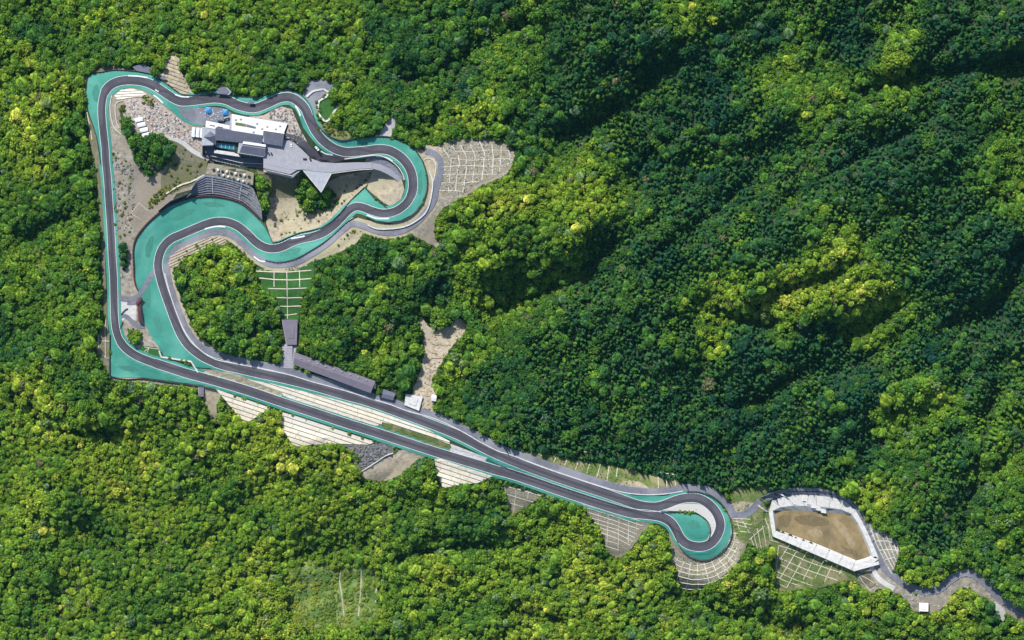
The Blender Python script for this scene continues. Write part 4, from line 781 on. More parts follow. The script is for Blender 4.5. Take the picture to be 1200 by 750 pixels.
# ------------------------------------------------------------------ cars
def make_car(x, y, ang, mt, label, s=1.0):
    r = tag_e('parked_car', label, 'car', 'cars on and beside the circuit'); z = G(x, y)+.75
    if label.find('plaza') > 0: z = PZ+.02
    c = W(x, y, z); r.location = c; r.rotation_euler = (0, 0, -ang); r.scale = (s, s, s)
    def hull(name, prof, hw, m_, par, taper=.0):
        n = len(prof); V = [(px_, -hw+(taper if pz_ > 1 else 0), pz_) for px_, pz_ in prof]+[(px_, hw-(taper if pz_ > 1 else 0), pz_) for px_, pz_ in prof]
        return obj(name, V, [list(range(n))[::-1], list(range(n, 2*n))]+[[i, (i+1) % n, n+(i+1) % n, n+i] for i in range(n)], m_, par)
    hull('body', [(-2.2, .3), (2.2, .3), (2.25, .7), (1.9, .92), (-2.1, .95), (-2.25, .7)], .92, mt, r)
    hull('cabin', [(-1.8, .95), (1.05, .93), (.4, 1.42), (-1.2, 1.45)], .82, 'car_dark', r, .14)
    hull('roof', [(-1.15, 1.44), (.35, 1.42), (.3, 1.5), (-1.1, 1.52)], .74, mt, r, .06)
    for wx, wy in ((-1.4, .85), (-1.4, -.85), (1.4, .85), (1.4, -.85)):
        V = [(wx+.34*math.cos(a*math.pi/4), wy+s_*.12, .34+.34*math.sin(a*math.pi/4)) for s_ in (-1, 1) for a in range(8)]
        obj('wheel', V, [list(range(8)), list(range(8, 16))[::-1]]+[[i, 8+i, 8+(i+1) % 8, (i+1) % 8] for i in range(8)], 'rubber', r)
    for s_ in (-.6, .6): hull('headlight', [(2.2, .6), (2.3, .6), (2.3, .75), (2.2, .75)], .18, 'steel', r).location = (0, s_, 0)
make_car(183.8, 106.4, .5, 'car_white', 'white car on the asphalt in the upper left bend')
make_car(371.6, 174, .85, 'car_white', 'white car on the inside of the descending track above the plaza', 1.3)
make_car(341.5, 170, 1.5, 'car_white', 'white car parked near the upper corner of the plaza')
make_car(315, 180.2, 1.1, 'car_dark', 'left dark car of the pair parked on the plaza', .9)
make_car(318.4, 180.6, 1.1, 'car_dark', 'right dark car of the pair parked on the plaza', .9)
make_car(357.4, 186.4, .1, 'car_dark', 'left dark car by the ramp edge of the plaza')
make_car(363.8, 186.8, 1.2, 'car_dark', 'right dark car by the ramp edge of the plaza')
make_car(439.6, 452.5, 1.75, 'car_white', 'white van parked at the right end of the pit building', 1.2)

# ------------------------------------------------------------------ rubble blocks and pallets in the building site
def scatter_blocks(name, poly, n, smin, smax, mt, label, cat):
    xs = [p[0] for p in poly]; ys = [p[1] for p in poly]; V = []; F = []; k = 0
    while k < n:
        x = random.uniform(min(xs), max(xs)); y = random.uniform(min(ys), max(ys))
        if not inside(poly, np.array([x]), np.array([y]))[0]: continue
        k += 1; a, b, h = random.uniform(smin, smax), random.uniform(smin, smax)*.6, random.uniform(.4, 1.2); t = random.uniform(0, 3.14); z = G(x, y)+.2; c = W(x, y, z); s = len(V)
        V += [(c[0]+(i*a*math.cos(t)-j*b*math.sin(t))*f, c[1]+(i*a*math.sin(t)+j*b*math.cos(t))*f, z+hh) for hh, f in ((0, 1), (h, .85)) for i, j in ((-1, -1), (1, -1), (1, 1), (-1, 1))]
        F += [[s+4, s+5, s+6, s+7]]+[[s+q, s+(q+1) % 4, s+4+(q+1) % 4, s+4+q] for q in range(4)]
    o = obj(name, V, F, mt); o['kind'] = 'stuff'; return tag(o, label, cat)
RB = P("148,118 165,117 185,122 205,137 222,151 232,163 238,178 215,163 180,156 162,149 152,132")
scatter_blocks('rubble', RB, 150, .25, 1.5, 'concrete_white', 'white blocks and pallets strewn over the building site', 'rubble')
scatter_blocks('rubble', RB, 120, .25, 1.5, 'rock', 'dark rubble strewn over the building site', 'rubble')
scatter_blocks('rubble', P("315,128 330,126 343,131 350,150 360,164 350,166 338,160 338,146 316,140"), 120, .4, 1.3, 'rock', 'dark planting blocks right of the clubhouse', 'rubble')
scatter_blocks('rubble', P("230,127 262,128 270,134 270,144 240,140"), 70, .3, .9, 'roof_white', 'white crates between the two blue tents', 'crates')
scatter_blocks('rubble', P("519,169 562,165 580,166 597,174 600,190 584,205 562,214 542,227 516,226 520,200"), 230, .3, 1.1, 'rock', 'dark broken stones in the cells of the broad stone lattice', 'stones')
scatter_blocks('rubble', P("519,169 562,165 580,166 597,174 600,190 584,205 562,214 542,227 516,226 520,200"), 300, .3, 1.0, 'concrete', 'pale broken stones in the cells of the broad stone lattice', 'stones')
scatter_blocks('rubble', P("489,378 503,384 528,384 541,378 540,392 526,408 514,430 507,448 507,480 486,480 484,463 492,440 498,418"), 130, .4, 1.5, 'earth', 'tan boulders in the gully', 'stones')
scatter_blocks('rubble', P("398,522 440,520 457,524 458,532 440,544 424,554"), 150, .5, 2.4, 'rock', 'dark rocks on the rock face under the straight', 'stones')
scatter_blocks('rubble', P("1040,680 1065,690 1100,698 1116,690 1135,682 1150,690 1190,722 1176,724 1150,704 1130,694 1104,714 1076,716 1060,702"), 60, .3, .9, 'concrete', 'pale stones along the lower right road', 'stones')
scatter_blocks('rubble', P("130,180 155,190 158,240 150,270 136,270 132,210"), 90, .4, 1.6, 'rock', 'dark stones on the bare earth beside the left straight', 'stones')

# ------------------------------------------------------------------ trees
def unopen(poly):
    global OPEN
    X, Y = np.meshgrid(np.arange(OPEN.shape[1])-119.5, np.arange(OPEN.shape[0])-119.5); OPEN &= ~inside(poly, X, Y)
for s_ in ("126,112 141,103 170,105 204,133 226,147 240,148 222,126 250,120 285,132 320,124 346,125 370,165 400,182 447,180 474,200 474,222 455,243 427,221 398,251 365,272 320,285 300,252 265,233 226,232 196,243 169,267 157,293 158,330 170,382 190,416 165,413 142,396 134,345 131,250",
           "225,420 265,428 367,450 430,470 510,498 575,528 600,540 745,592 770,600 745,603 600,556 500,527 404,496 300,462 225,440",
           "474,166 486,174 500,177 515,190 514,225 500,250 484,264 464,270 438,270 424,264 418,252 500,240 505,212",
           "296,314 366,298 420,262 460,273 500,250 498,256 480,272 425,276 366,306 366,316"): mark(P(s_))
BASE_OPEN = OPEN.copy()
CL = {'in the dark clump left of the clubhouse': P("152,160 160,157 178,157 197,160 206,172 200,188 189,201 176,207 163,198 157,184 153,172"),
      'in the bushy patch left of the rubble': P("141,140 147,136 156,144 157,160 150,164 143,158"),
      'in the small dark patch beside the left straight': P("140,287 147,285 151,300 151,312 145,317 140,306"),
      'in the thicket below the link road': P("149,386 156,385 164,387 167,396 165,404 157,405 151,399"),
      'in the green column below the plaza': P("299,200 308,203 316,213 318,228 317,244 313,255 306,242 301,224"),
      'in the clump beside the triangular deck': P("350,203 357,203 368,217 376,229 384,219 394,226 396,238 388,246 372,247 362,251 353,243 346,228")}
SHR = [P("172,243 178,230 195,217 207,212 208,221 196,228 184,238 176,246"), P("166,113 174,110 182,117 180,125 168,122"), P("140,125 146,122 148,134 141,138"), P("372,150 384,143 396,150 408,158 398,160 384,158")]
for p_ in CL.values(): unopen(p_)
_X, _Y = np.meshgrid(np.arange(OPEN.shape[1])-119.5, np.arange(OPEN.shape[0])-119.5)
_f = inside(P("320,650 460,640 460,750 320,750"), _X, _Y); _r = np.hypot((_X-391)/58, (_Y-698)/46)+(fbm(_X/9, _Y/9, 55, 2)-.5)*.7; OPEN &= ~(_f & (_r > .96))
D_ = OPEN.copy(); DIST = np.where(OPEN, 0, 99).astype(float)
for k in range(1, 26):
    E = D_.copy(); E[1:] |= D_[:-1]; E[:-1] |= D_[1:]; E[:, 1:] |= D_[:, :-1]; E[:, :-1] |= D_[:, 1:]
    DIST[E & ~D_] = k; D_ = E
TP = """30,30,2 100,20,2.6 180,40,2.8 20,70,3.3 60,110,3.2 110,50,1.8 250,40,2.8 300,80,2.6 350,40,2.6 400,20,2.2 410,80,2.8 350,80,2.4 30,150,3 60,180,2.8 90,160,1.8 30,230,2.4 70,230,1.8 90,300,2.6
40,310,2.6 50,350,2.2 100,350,2.6 20,400,2 80,400,2 40,460,3.2 90,440,2.2 150,480,2.6 50,490,3.2 180,470,2.6 100,560,3.3 50,560,3 150,540,3.3 250,530,3.3 320,520,3.5 200,600,2.4 100,620,2.3 300,600,2.5
370,590,3.2 150,650,2.4 50,700,2.6 200,700,2.6 300,700,3.2 330,690,3.6 430,600,2.6 480,600,2 540,620,1.8 500,680,2.8 440,700,2.5 560,700,2.6 640,640,2.7 620,700,3 700,680,3 760,660,3 740,720,2.6
830,710,2.2 870,690,3 930,710,2.6 980,700,2.2 1040,720,2.5 1100,735,2.6 1120,700,3.5 870,650,2.2 1180,700,1.6 1050,600,1.6 1032,588,3.4 1100,620,1.3 1150,600,1.8 1170,560,2.4 1150,480,2.2 1090,470,3.2
1060,490,2.8 1120,520,1.8 1000,530,1.2 900,530,1 850,520,.7 780,520,1.3 700,500,1.1 640,500,1.1 560,450,1.2 600,450,1.8 530,430,3 550,400,2.4 520,465,2.4 640,420,1.6 700,440,1.6 720,470,1.9 760,400,1
800,400,1.8 830,450,1.2 830,410,2.4 880,400,.7 920,450,1.2 960,400,.8 1000,450,1 940,470,1.6 850,345,3.2 870,320,2.2 930,345,3.3 900,350,3.8 980,310,2.6 1000,350,3.6 1020,350,3.4 1060,300,1.8 1100,300,1
1150,300,1 1170,380,1.2 1100,420,1 1150,430,1.2 900,280,1.2 820,300,1.6 760,300,1.1 700,330,1.5 700,280,1.4 700,390,1.4 830,45,1.3 815,25,2.8 900,50,1 940,40,2 950,80,2.2 920,80,3 950,120,2.6 1050,90,3
1060,40,2.4 1000,50,.8 1100,30,1.2 1100,80,1.2 1180,30,1 1180,130,2 1180,200,2.5 1100,160,1.3 1050,200,1 1000,200,.9 950,240,2 900,170,1.5 850,120,1 820,70,1 780,170,1.2 800,240,1.2 850,220,1.4 760,200,.9
740,50,1.4 680,40,1.6 620,50,1.9 560,20,1.6 500,60,1.6 450,60,1.8 550,80,2 520,100,1.8 600,120,1.9 575,130,2.9 500,130,2.2 450,130,2.4 660,120,1.4 640,170,1.3 480,150,2.2 620,150,1.6 560,250,3.1 600,220,3.3
640,200,2.9 680,220,3.5 700,240,3.5 730,225,3 640,260,2.9 690,265,3.3 600,300,2.8 540,310,2.6 600,340,2.8 560,340,2.6 650,300,2.4 450,290,2.2 400,340,2.2 420,310,1.8 470,340,2.6 400,400,2 440,400,2.6
470,420,2.6 370,390,2.2 500,350,1.8 230,340,1.8 270,330,2.9 260,380,2.4 300,390,2.4 280,300,2.8 180,180,1.9 370,230,2.2 310,220,2.8 145,300,1.2"""
T_ = np.array([[float(v) for v in s.split(',')] for s in TP.split()])
T_[:, 2] += np.where((T_[:, 0] < 640) & (T_[:, 1] > 440), .28, 0)+np.where((T_[:, 0] < 420) & (T_[:, 1] <= 440), .12, 0)+np.where((T_[:, 0] > 760) & (T_[:, 2] > 2.3), .2, 0)+np.where((T_[:, 0] >= 640) & (T_[:, 1] > 620), .35, 0)
def tone(x, y):
    w_ = 1/(((x[:, None]-T_[:, 0])**2+(y[:, None]-T_[:, 1])**2)+120.)**1.9
    return (w_*T_[:, 2]).sum(1)/w_.sum(1)
PAL = np.array([(.011, .046, .032), (.022, .076, .026), (.056, .134, .020), (.112, .200, .020), (.195, .268, .026), (.35, .36, .055)])
def color(t):
    t = np.clip(t, 0, 4.999); i = t.astype(int); f = (t-i)[:, None]; return PAL[i]*(1-f)+PAL[i+1]*f
def conif(x, y, t):
    n = fbm(x/40+3, y/40+3, 77, 2)-.5
    a = (x > 655+70*n) & (y < 575) & (t+n*1.2 < 2.25)
    b = (x > 560+80*n) & (y > 385) & (y < 520) & (t < 1.75)
    c = (x > 1050) & (y > 540) & (y < 690) & (t < 1.7)
    d = (x > 600) & (x < 700) & (y > 60) & (y < 190) & (t+n < 1.5)
    return a | b | c | d
MG = 135
def grid_pts(sp, jit):
    ys = np.arange(-MG, 750+MG, sp*.87); P_ = []
    for j, y in enumerate(ys):
        xs = np.arange(-MG, 1200+MG, sp)+(sp/2 if j % 2 else 0); P_.append(np.stack([xs, np.full(len(xs), y)], 1))
    P_ = np.concatenate(P_); return P_+rng.uniform(-jit, jit, P_.shape)*sp
def gdist(x, y):
    D = np.full(len(x), 1e9)
    for pts, dp, wd in GUL:
        for (ax, ay), (bx, by) in zip(pts, pts[1:]):
            t = np.clip(((x-ax)*(bx-ax)+(y-ay)*(by-ay))/((bx-ax)**2+(by-ay)**2), 0, 1); D = np.minimum(D, np.hypot(x-ax-t*(bx-ax), y-ay-t*(by-ay)))
    return D
def dopen(x, y): return DIST[np.clip((y+120).astype(int), 0, DIST.shape[0]-1), np.clip((x+120).astype(int), 0, DIST.shape[1]-1)]
# broadleaf: three grains of canopy in patches
PX = []; PR = []
def zone(x, y): return fbm(x/55+11, y/55+11, 61, 3)+np.where((y > 500) & (x < 420), -.10, 0)+np.where(y < 140, .03, 0)
for lo, hi_, sp, ra, rb in ((-9, .42, 4.6, 2.7, 4.2), (.42, .56, 6.0, 3.6, 5.6), (.56, 9, 7.4, 4.6, 7.2)):
    b = grid_pts(sp, .40); z_ = zone(*b.T)+rng.normal(0, .035, len(b)); b = b[(z_ >= lo) & (z_ < hi_)]; PX.append(b); PR.append(rng.uniform(ra, rb, len(b))*np.where(rng.random(len(b)) < .06, 1.35, 1))
b = np.concatenate(PX); r = np.concatenate(PR); x, y = b.T; t = tone(x, y); cmask = conif(x, y, t) & (fbm(x/9, y/9, 401, 2) < .61)
keep = ~cmask & (dopen(x, y) > r*np.where(x > 860, .48, .72)) & ~((gdist(x, y) < 5) & (rng.random(len(x)) < .7)) & (rng.random(len(x)) < .975)
x, y, t, r = x[keep], y[keep], t[keep], r[keep]
t = t+(fbm(x/34, y/34, 91, 3)-.5)*2.6+rng.normal(0, .33, len(x)); hi = rng.random(len(x)) < .05; t[hi] += rng.uniform(.5, 1.5, hi.sum())
gn_ = lambda x, y: (9*(fbm(x/17+5, y/17+5, 701, 2)-.5)+8*(fbm(x/41+5, y/41+5, 801, 2)-.5))*np.clip((dopen(x, y)-5)/10, 0, 1)
BL = dict(x=x, y=y, t=t, r=r, c=color(t)*rng.uniform(.82, 1.18, (len(x), 1)))
dead = rng.random(len(x)) < .004; BL['c'][dead] = (.13, .13, .06); grey_ = rng.random(len(x)) < .03; BL['c'][grey_] = BL['c'][grey_]*.6+np.array([.045, .065, .05])
# conifers
b = grid_pts(4.1, .46); x, y = b.T; t = tone(x, y); cmask = conif(x, y, t)
r = 1.5+2.3*rng.random(len(x))**1.5; keep = cmask & (fbm(x/9, y/9, 401, 2) < .63) & (dopen(x, y) > r*.7) & ~((gdist(x, y) < 5) & (rng.random(len(x)) < .6)) & (rng.random(len(x)) < .96)
x, y, t, r = x[keep], y[keep], t[keep], r[keep]
t = t-.15+(fbm(x/38+7, y/38+7, 191, 3)-.5)*1.9+rng.normal(0, .33, len(x))
CF = dict(x=x, y=y, t=t, r=r, c=color(t)*rng.uniform(.85, 1.2, (len(x), 1)))

ICO = None
def ico():
    bm = bmesh.new(); bmesh.ops.create_icosphere(bm, subdivisions=2, radius=1); v = np.array([p.co[:] for p in bm.verts]); f = [[q.index for q in g.verts] for g in bm.faces]; bm.free(); return v, f
IV, IF = ico()
def ico1():
    bm = bmesh.new(); bmesh.ops.create_icosphere(bm, subdivisions=1, radius=1); v = np.array([p.co[:] for p in bm.verts]); f = [[q.index for q in g.verts] for g in bm.faces]; bm.free(); return v, f
JV, JF = ico1()
def broad_crown(seed, nl=11, leaves=420):
    nl = int(nl*1.35); r = np.random.default_rng(seed); V = []; F = []; n = 0; cs = []
    for k in range(nl):
        a = k*2.39996+r.uniform(-.6, .6); q = math.sqrt((k+.3)/nl)*(.88+.16*math.sin(2*a+seed)+r.uniform(-.08, .14)); rad = r.uniform(.10, .25)*(1 if k else 1.3)
        c = np.array([q*math.cos(a), q*math.sin(a), 1.0-q*q*.75+r.uniform(-.26, .22)]); cs.append((c, rad))
        nv = JV*(1+r.uniform(-.3, .3, (len(JV), 1)))*rad*np.array([1, 1, .85])+c
        V.append(nv); F += [[i+n for i in f] for f in JF]; n += len(nv)
    nv = IV*(1+r.uniform(-.2, .2, (len(IV), 1)))*np.array([.6, .6, .45])+np.array([0, 0, .5]); V.append(nv); F += [[i+n for i in f] for f in IF]; n += len(nv)
    for k in range(leaves):
        c, rad = cs[r.integers(len(cs))]; d = r.normal(size=3); d[2] = abs(d[2])*.9-.2; d /= np.linalg.norm(d); p = c+d*rad*r.uniform(.9, 1.45)*np.array([1, 1, .9])
        s = r.uniform(.05, .125); nn = d+r.normal(size=3)*.6; nn /= np.linalg.norm(nn); u_ = np.cross(nn, r.normal(size=3)); u_ /= np.linalg.norm(u_); v_ = np.cross(nn, u_)
        V.append(np.array([p-u_*s, p-v_*s*.7, p+u_*s, p+v_*s*.7])); F.append([n, n+1, n+2, n+3]); n += 4
    return np.concatenate(V), F
def feather_crown(seed, leaves=900):
    r = np.random.default_rng(seed); V = []; F = []; n = 0
    nv = IV*(1+r.uniform(-.25, .25, (len(IV), 1)))*np.array([.78, .78, .5])+np.array([0, 0, .6]); V.append(nv); F += [list(f) for f in IF]; n = len(nv)
    ph = r.uniform(0, 6.28, 4)
    for k in range(leaves):
        a = r.uniform(0, 6.28); q = math.sqrt(r.random())*(.88+.16*math.sin(3*a+ph[0])+.08*math.sin(7*a+ph[1])); h = 1.15-q*q*.7+.13*math.sin(q*9+ph[2]+2*math.cos(a*2))+r.uniform(-.1, .1)
        p = np.array([q*math.cos(a), q*math.sin(a), h]); s = r.uniform(.035, .085); d = np.array([p[0]*.9, p[1]*.9, 1.0])+r.normal(size=3)*.5; d /= np.linalg.norm(d); u_ = np.cross(d, r.normal(size=3)); u_ /= np.linalg.norm(u_); v_ = np.cross(d, u_)
        V.append(np.array([p-u_*s, p-v_*s*.6, p+u_*s, p+v_*s*.6])); F.append([n, n+1, n+2, n+3]); n += 4
    return np.concatenate(V), F
def conifer_crown(seed):
    r = np.random.default_rng(seed); V = []; F = []; n = 0
    for k in range(8):
        h = .35+k*.3; rad = (1-k/8.3)*1.0; m = 9 if k < 5 else 6
        for j in range(m):
            a = 2*math.pi*(j+r.uniform(-.25, .25))/m+k*.7; L_ = rad*r.uniform(.8, 1.12); wd = .30*L_+.04; ca, sa = math.cos(a), math.sin(a)
            top = np.array([0, 0, h+.36]); tip = np.array([ca*L_, sa*L_, h-.12*L_]); m1 = np.array([ca*L_*.6-sa*wd, sa*L_*.6+ca*wd, h+.02]); m2 = np.array([ca*L_*.6+sa*wd, sa*L_*.6-ca*wd, h+.02])
            V.append(np.array([top, m1, tip, m2])); F += [[n, n+1, n+2], [n, n+2, n+3]]; n += 4
    return np.concatenate(V), F
def mesh_of(name, V, F, mt):
    me = bpy.data.meshes.new(name); me.from_pydata([tuple(map(float, v)) for v in V], [], F); me.materials.append(M[mt]); return me
BC = [mesh_of('broadleaf_crown', *broad_crown(100+i, 17+i % 4*3), 'broadleaf') for i in range(6)]+[mesh_of('broadleaf_crown', *feather_crown(200+i), 'broadleaf') for i in range(4)]
CC = [mesh_of('conifer_crown', *conifer_crown(300+i), 'needles') for i in range(4)]
def trunk_mesh():
    V = []; F = []
    for k, (h, rr) in enumerate(((0, .10), (.5, .07), (1, .035))): V += [(rr*math.cos(a*math.pi/3), rr*math.sin(a*math.pi/3), h) for a in range(6)]
    for k in range(2): F += [[k*6+i, k*6+(i+1) % 6, k*6+6+(i+1) % 6, k*6+6+i] for i in range(6)]
    for q in range(4):                                     # limbs
        a = q*1.7; s = len(V); V += [(0, 0, .62+q*.07), (.03, 0, .58+q*.07), (.34*math.cos(a), .34*math.sin(a), .95+q*.03)]; F.append([s, s+1, s+2])
    return mesh_of('trunk', V, F, 'bark')
TM = trunk_mesh()
LMK = [("the upper left corner of the run-off", 104, 88), ("the tan cutting above the upper left bend", 205, 85), ("the bluish shelter above the paddock bend", 262, 106), ("the curled white channel wall", 380, 120), ("the wavy upper bend", 310, 108),
 ("the grey gravel spur", 458, 145), ("the top of the round upper loop", 430, 158), ("the broad stone lattice slope", 560, 190), ("the turnaround right of the round loop", 510, 170), ("the pale earth tail below the round loop", 510, 275), ("the service road below the chicane", 420, 275),
 ("the dirt bank at the chicane", 360, 320), ("the green lawn lattice", 333, 340), ("the cream stepped slope of the infield", 240, 290), ("the small mauve roofed building", 340, 390), ("the left end of the pit building", 350, 420), ("the right end of the pit building", 438, 450),
 ("the top of the tan gully", 520, 375), ("the foot of the tan gully", 495, 465), ("the pale roofed hut", 508, 466), ("the slanted beams above the straight", 700, 540), ("the dirt patch above the merging straights", 745, 565), ("the top of the hairpin", 820, 572),
 ("the brown basin's upper road", 945, 574), ("the grey ribbed slope", 1045, 635), ("the dip of the lower right road", 1085, 695), ("the hump of the lower right road", 1130, 668), ("the white pump house", 1082, 712), ("the right end of the lower right road", 1185, 712),
 ("the green lattice below the basin", 950, 688), ("the fan lattice of the hairpin", 825, 688), ("the tall pale lattice slope", 715, 640), ("the dark lattice slope", 605, 590), ("the small striped terrace slope", 545, 565), ("the pale gravel patch under the straight", 445, 560),
 ("the long striped terrace slope", 370, 520), ("the triangular striped terrace slope", 285, 495), ("the little grey culvert house", 236, 460), ("the bottom of the lower left corner", 160, 445), ("the little lattice panel at the left edge", 118, 405), ("the middle of the left straight", 120, 270),
 ("the top of the left straight", 105, 150), ("the lower end of the left straight", 125, 350), ("the scrubby cleared field", 390, 695), ("the inner side of the big bend", 200, 340), ("the inner side of the final curve", 225, 395), ("the left end of the main straight", 260, 412)]
ORD = ['', 'second ', 'third ', 'fourth ', 'fifth ', 'sixth ', 'seventh ', 'eighth ', 'ninth ', 'tenth ', 'eleventh ', 'twelfth ', 'thirteenth ', 'fourteenth ', 'fifteenth ', 'sixteenth ', 'seventeenth ', 'eighteenth ', 'nineteenth ', 'twentieth ']
def tonename(t): return 'dark green' if t < 1.4 else 'deep green' if t < 2.2 else 'fresh green' if t < 3 else 'yellow-green' if t < 3.8 else 'pale yellow'
def side(dx, dy):
    v = 'lower' if dy > 0 else 'upper'; h_ = 'right' if dx > 0 else 'left'
    return v if abs(dy) > 2.2*abs(dx) else h_ if abs(dx) > 2.2*abs(dy) else v+' '+h_
def place_tree(kind, x, y, r, c, crown, label, group):
    z = G(x, y); root = tag_e('broadleaf_tree' if kind == 'b' else 'conifer_tree', label, 'tree', group)
    root.location = W(x, y, z-.3); root.rotation_euler = (0, 0, random.uniform(0, 6.28))
    cr_ = bpy.data.objects.new('crown', crown); COL.objects.link(cr_); cr_.parent = root
    if kind == 'b': cr_.scale = (r, r, r*.95); cr_.location = (0, 0, r*1.05)
    else: cr_.scale = (r, r, r*1.5); cr_.location = (0, 0, r*.5)
    cr_['tint'] = [float(v) for v in c]
    tk = bpy.data.objects.new('trunk', TM); COL.objects.link(tk); tk.parent = root; tk.scale = (r, r, r*1.6 if kind == 'b' else r*2.4)
bx, by, br, bt = BL['x'], BL['y'], BL['r'], BL['t']
inframe = (bx > 2) & (bx < 1198) & (by > 2) & (by < 748); edge = dopen(bx, by)
clump = np.zeros(len(bx), bool)
for p_ in CL.values(): clump |= inside(p_, bx, by)
score = br*1.6-np.maximum(edge-4, 0)*.35+clump*20+rng.uniform(0, .5, len(bx)); score[~inframe] = -99
pick = np.argsort(-score)[:300]; chosen = np.zeros(len(bx), bool); chosen[pick] = True
byl = {}
for i in pick:
    cl = [k for k, p_ in CL.items() if inside(p_, bx[i:i+1], by[i:i+1])[0]]
    if cl: pm = np.mean(CL[cl[0]], 0); key = (cl[0], 'clump', 'left' if bx[i] < pm[0] else 'right', 'upper' if by[i] < pm[1] else 'lower')
    else:
        d = [math.hypot(bx[i]-lx, by[i]-ly) for _, lx, ly in LMK]; j = int(np.argmin(d)); key = (LMK[j][0], side(bx[i]-LMK[j][1], by[i]-LMK[j][2]))
    byl.setdefault(key, []).append(i)
for key, ids in byl.items():
    if key[1] == 'clump':
        ids.sort(key=lambda i: by[i])
        for n_, i in enumerate(ids): place_tree('b', bx[i], by[i], br[i], BL['c'][i], BC[i % 10], f"{tonename(bt[i])} tree {key[0]}, {ORD[min(n_, 19)] or 'first '}down, {key[3]} {key[2]}", 'broadleaf trees along the forest edge')
    else:
        _, lx, ly = next(l for l in LMK if l[0] == key[0]); ids.sort(key=lambda i: math.hypot(bx[i]-lx, by[i]-ly))
        for n_, i in enumerate(ids): place_tree('b', bx[i], by[i], br[i], BL['c'][i], BC[i % 10], f"{tonename(bt[i])} tree {key[1]} of {key[0]}, {ORD[min(n_, 19)]}nearest", 'broadleaf trees along the forest edge')
cx_, cy_, crr = CF['x'], CF['y'], CF['r']; sc_ = crr+0; sc_[(cx_ < 2) | (cx_ > 1198) | (cy_ < 2) | (cy_ > 748)] = -9
pc = np.argsort(-sc_)[:300]; chc = np.zeros(len(cx_), bool); chc[pc] = True
ZN = [("on the hillside between the stone lattice and the dark upper ravine", 660, 130), ("near the top edge right of the middle", 800, 60), ("on the slope below the diagonal dark ravine", 780, 190), ("under the yellow crowns at the top right", 940, 160), ("at the upper right corner", 1130, 60),
      ("along the right edge above the middle", 1130, 230), ("left of the band of yellow crowns", 790, 310), ("above the band of yellow crowns", 930, 250), ("below the band of yellow crowns", 930, 420), ("right of the band of yellow crowns", 1120, 370), ("above the grassy bank of the straights", 680, 480), ("above the hairpin and the basin", 880, 530), ("between the grey ribbed slope and the right edge", 1100, 600), ("in the middle of the dark hillside right of the gully", 690, 390)]
for i in pc:
    j = int(np.argmin([math.hypot(cx_[i]-a, cy_[i]-b_) for _, a, b_ in ZN])); place_tree('c', cx_[i], cy_[i], crr[i], CF['c'][i], CC[i % 4], f"narrow {'dark' if CF['t'][i] < 1.6 else 'mid'} green conifer {ZN[j][0]}", 'conifers on the right hand hillsides, '+ZN[j][0])

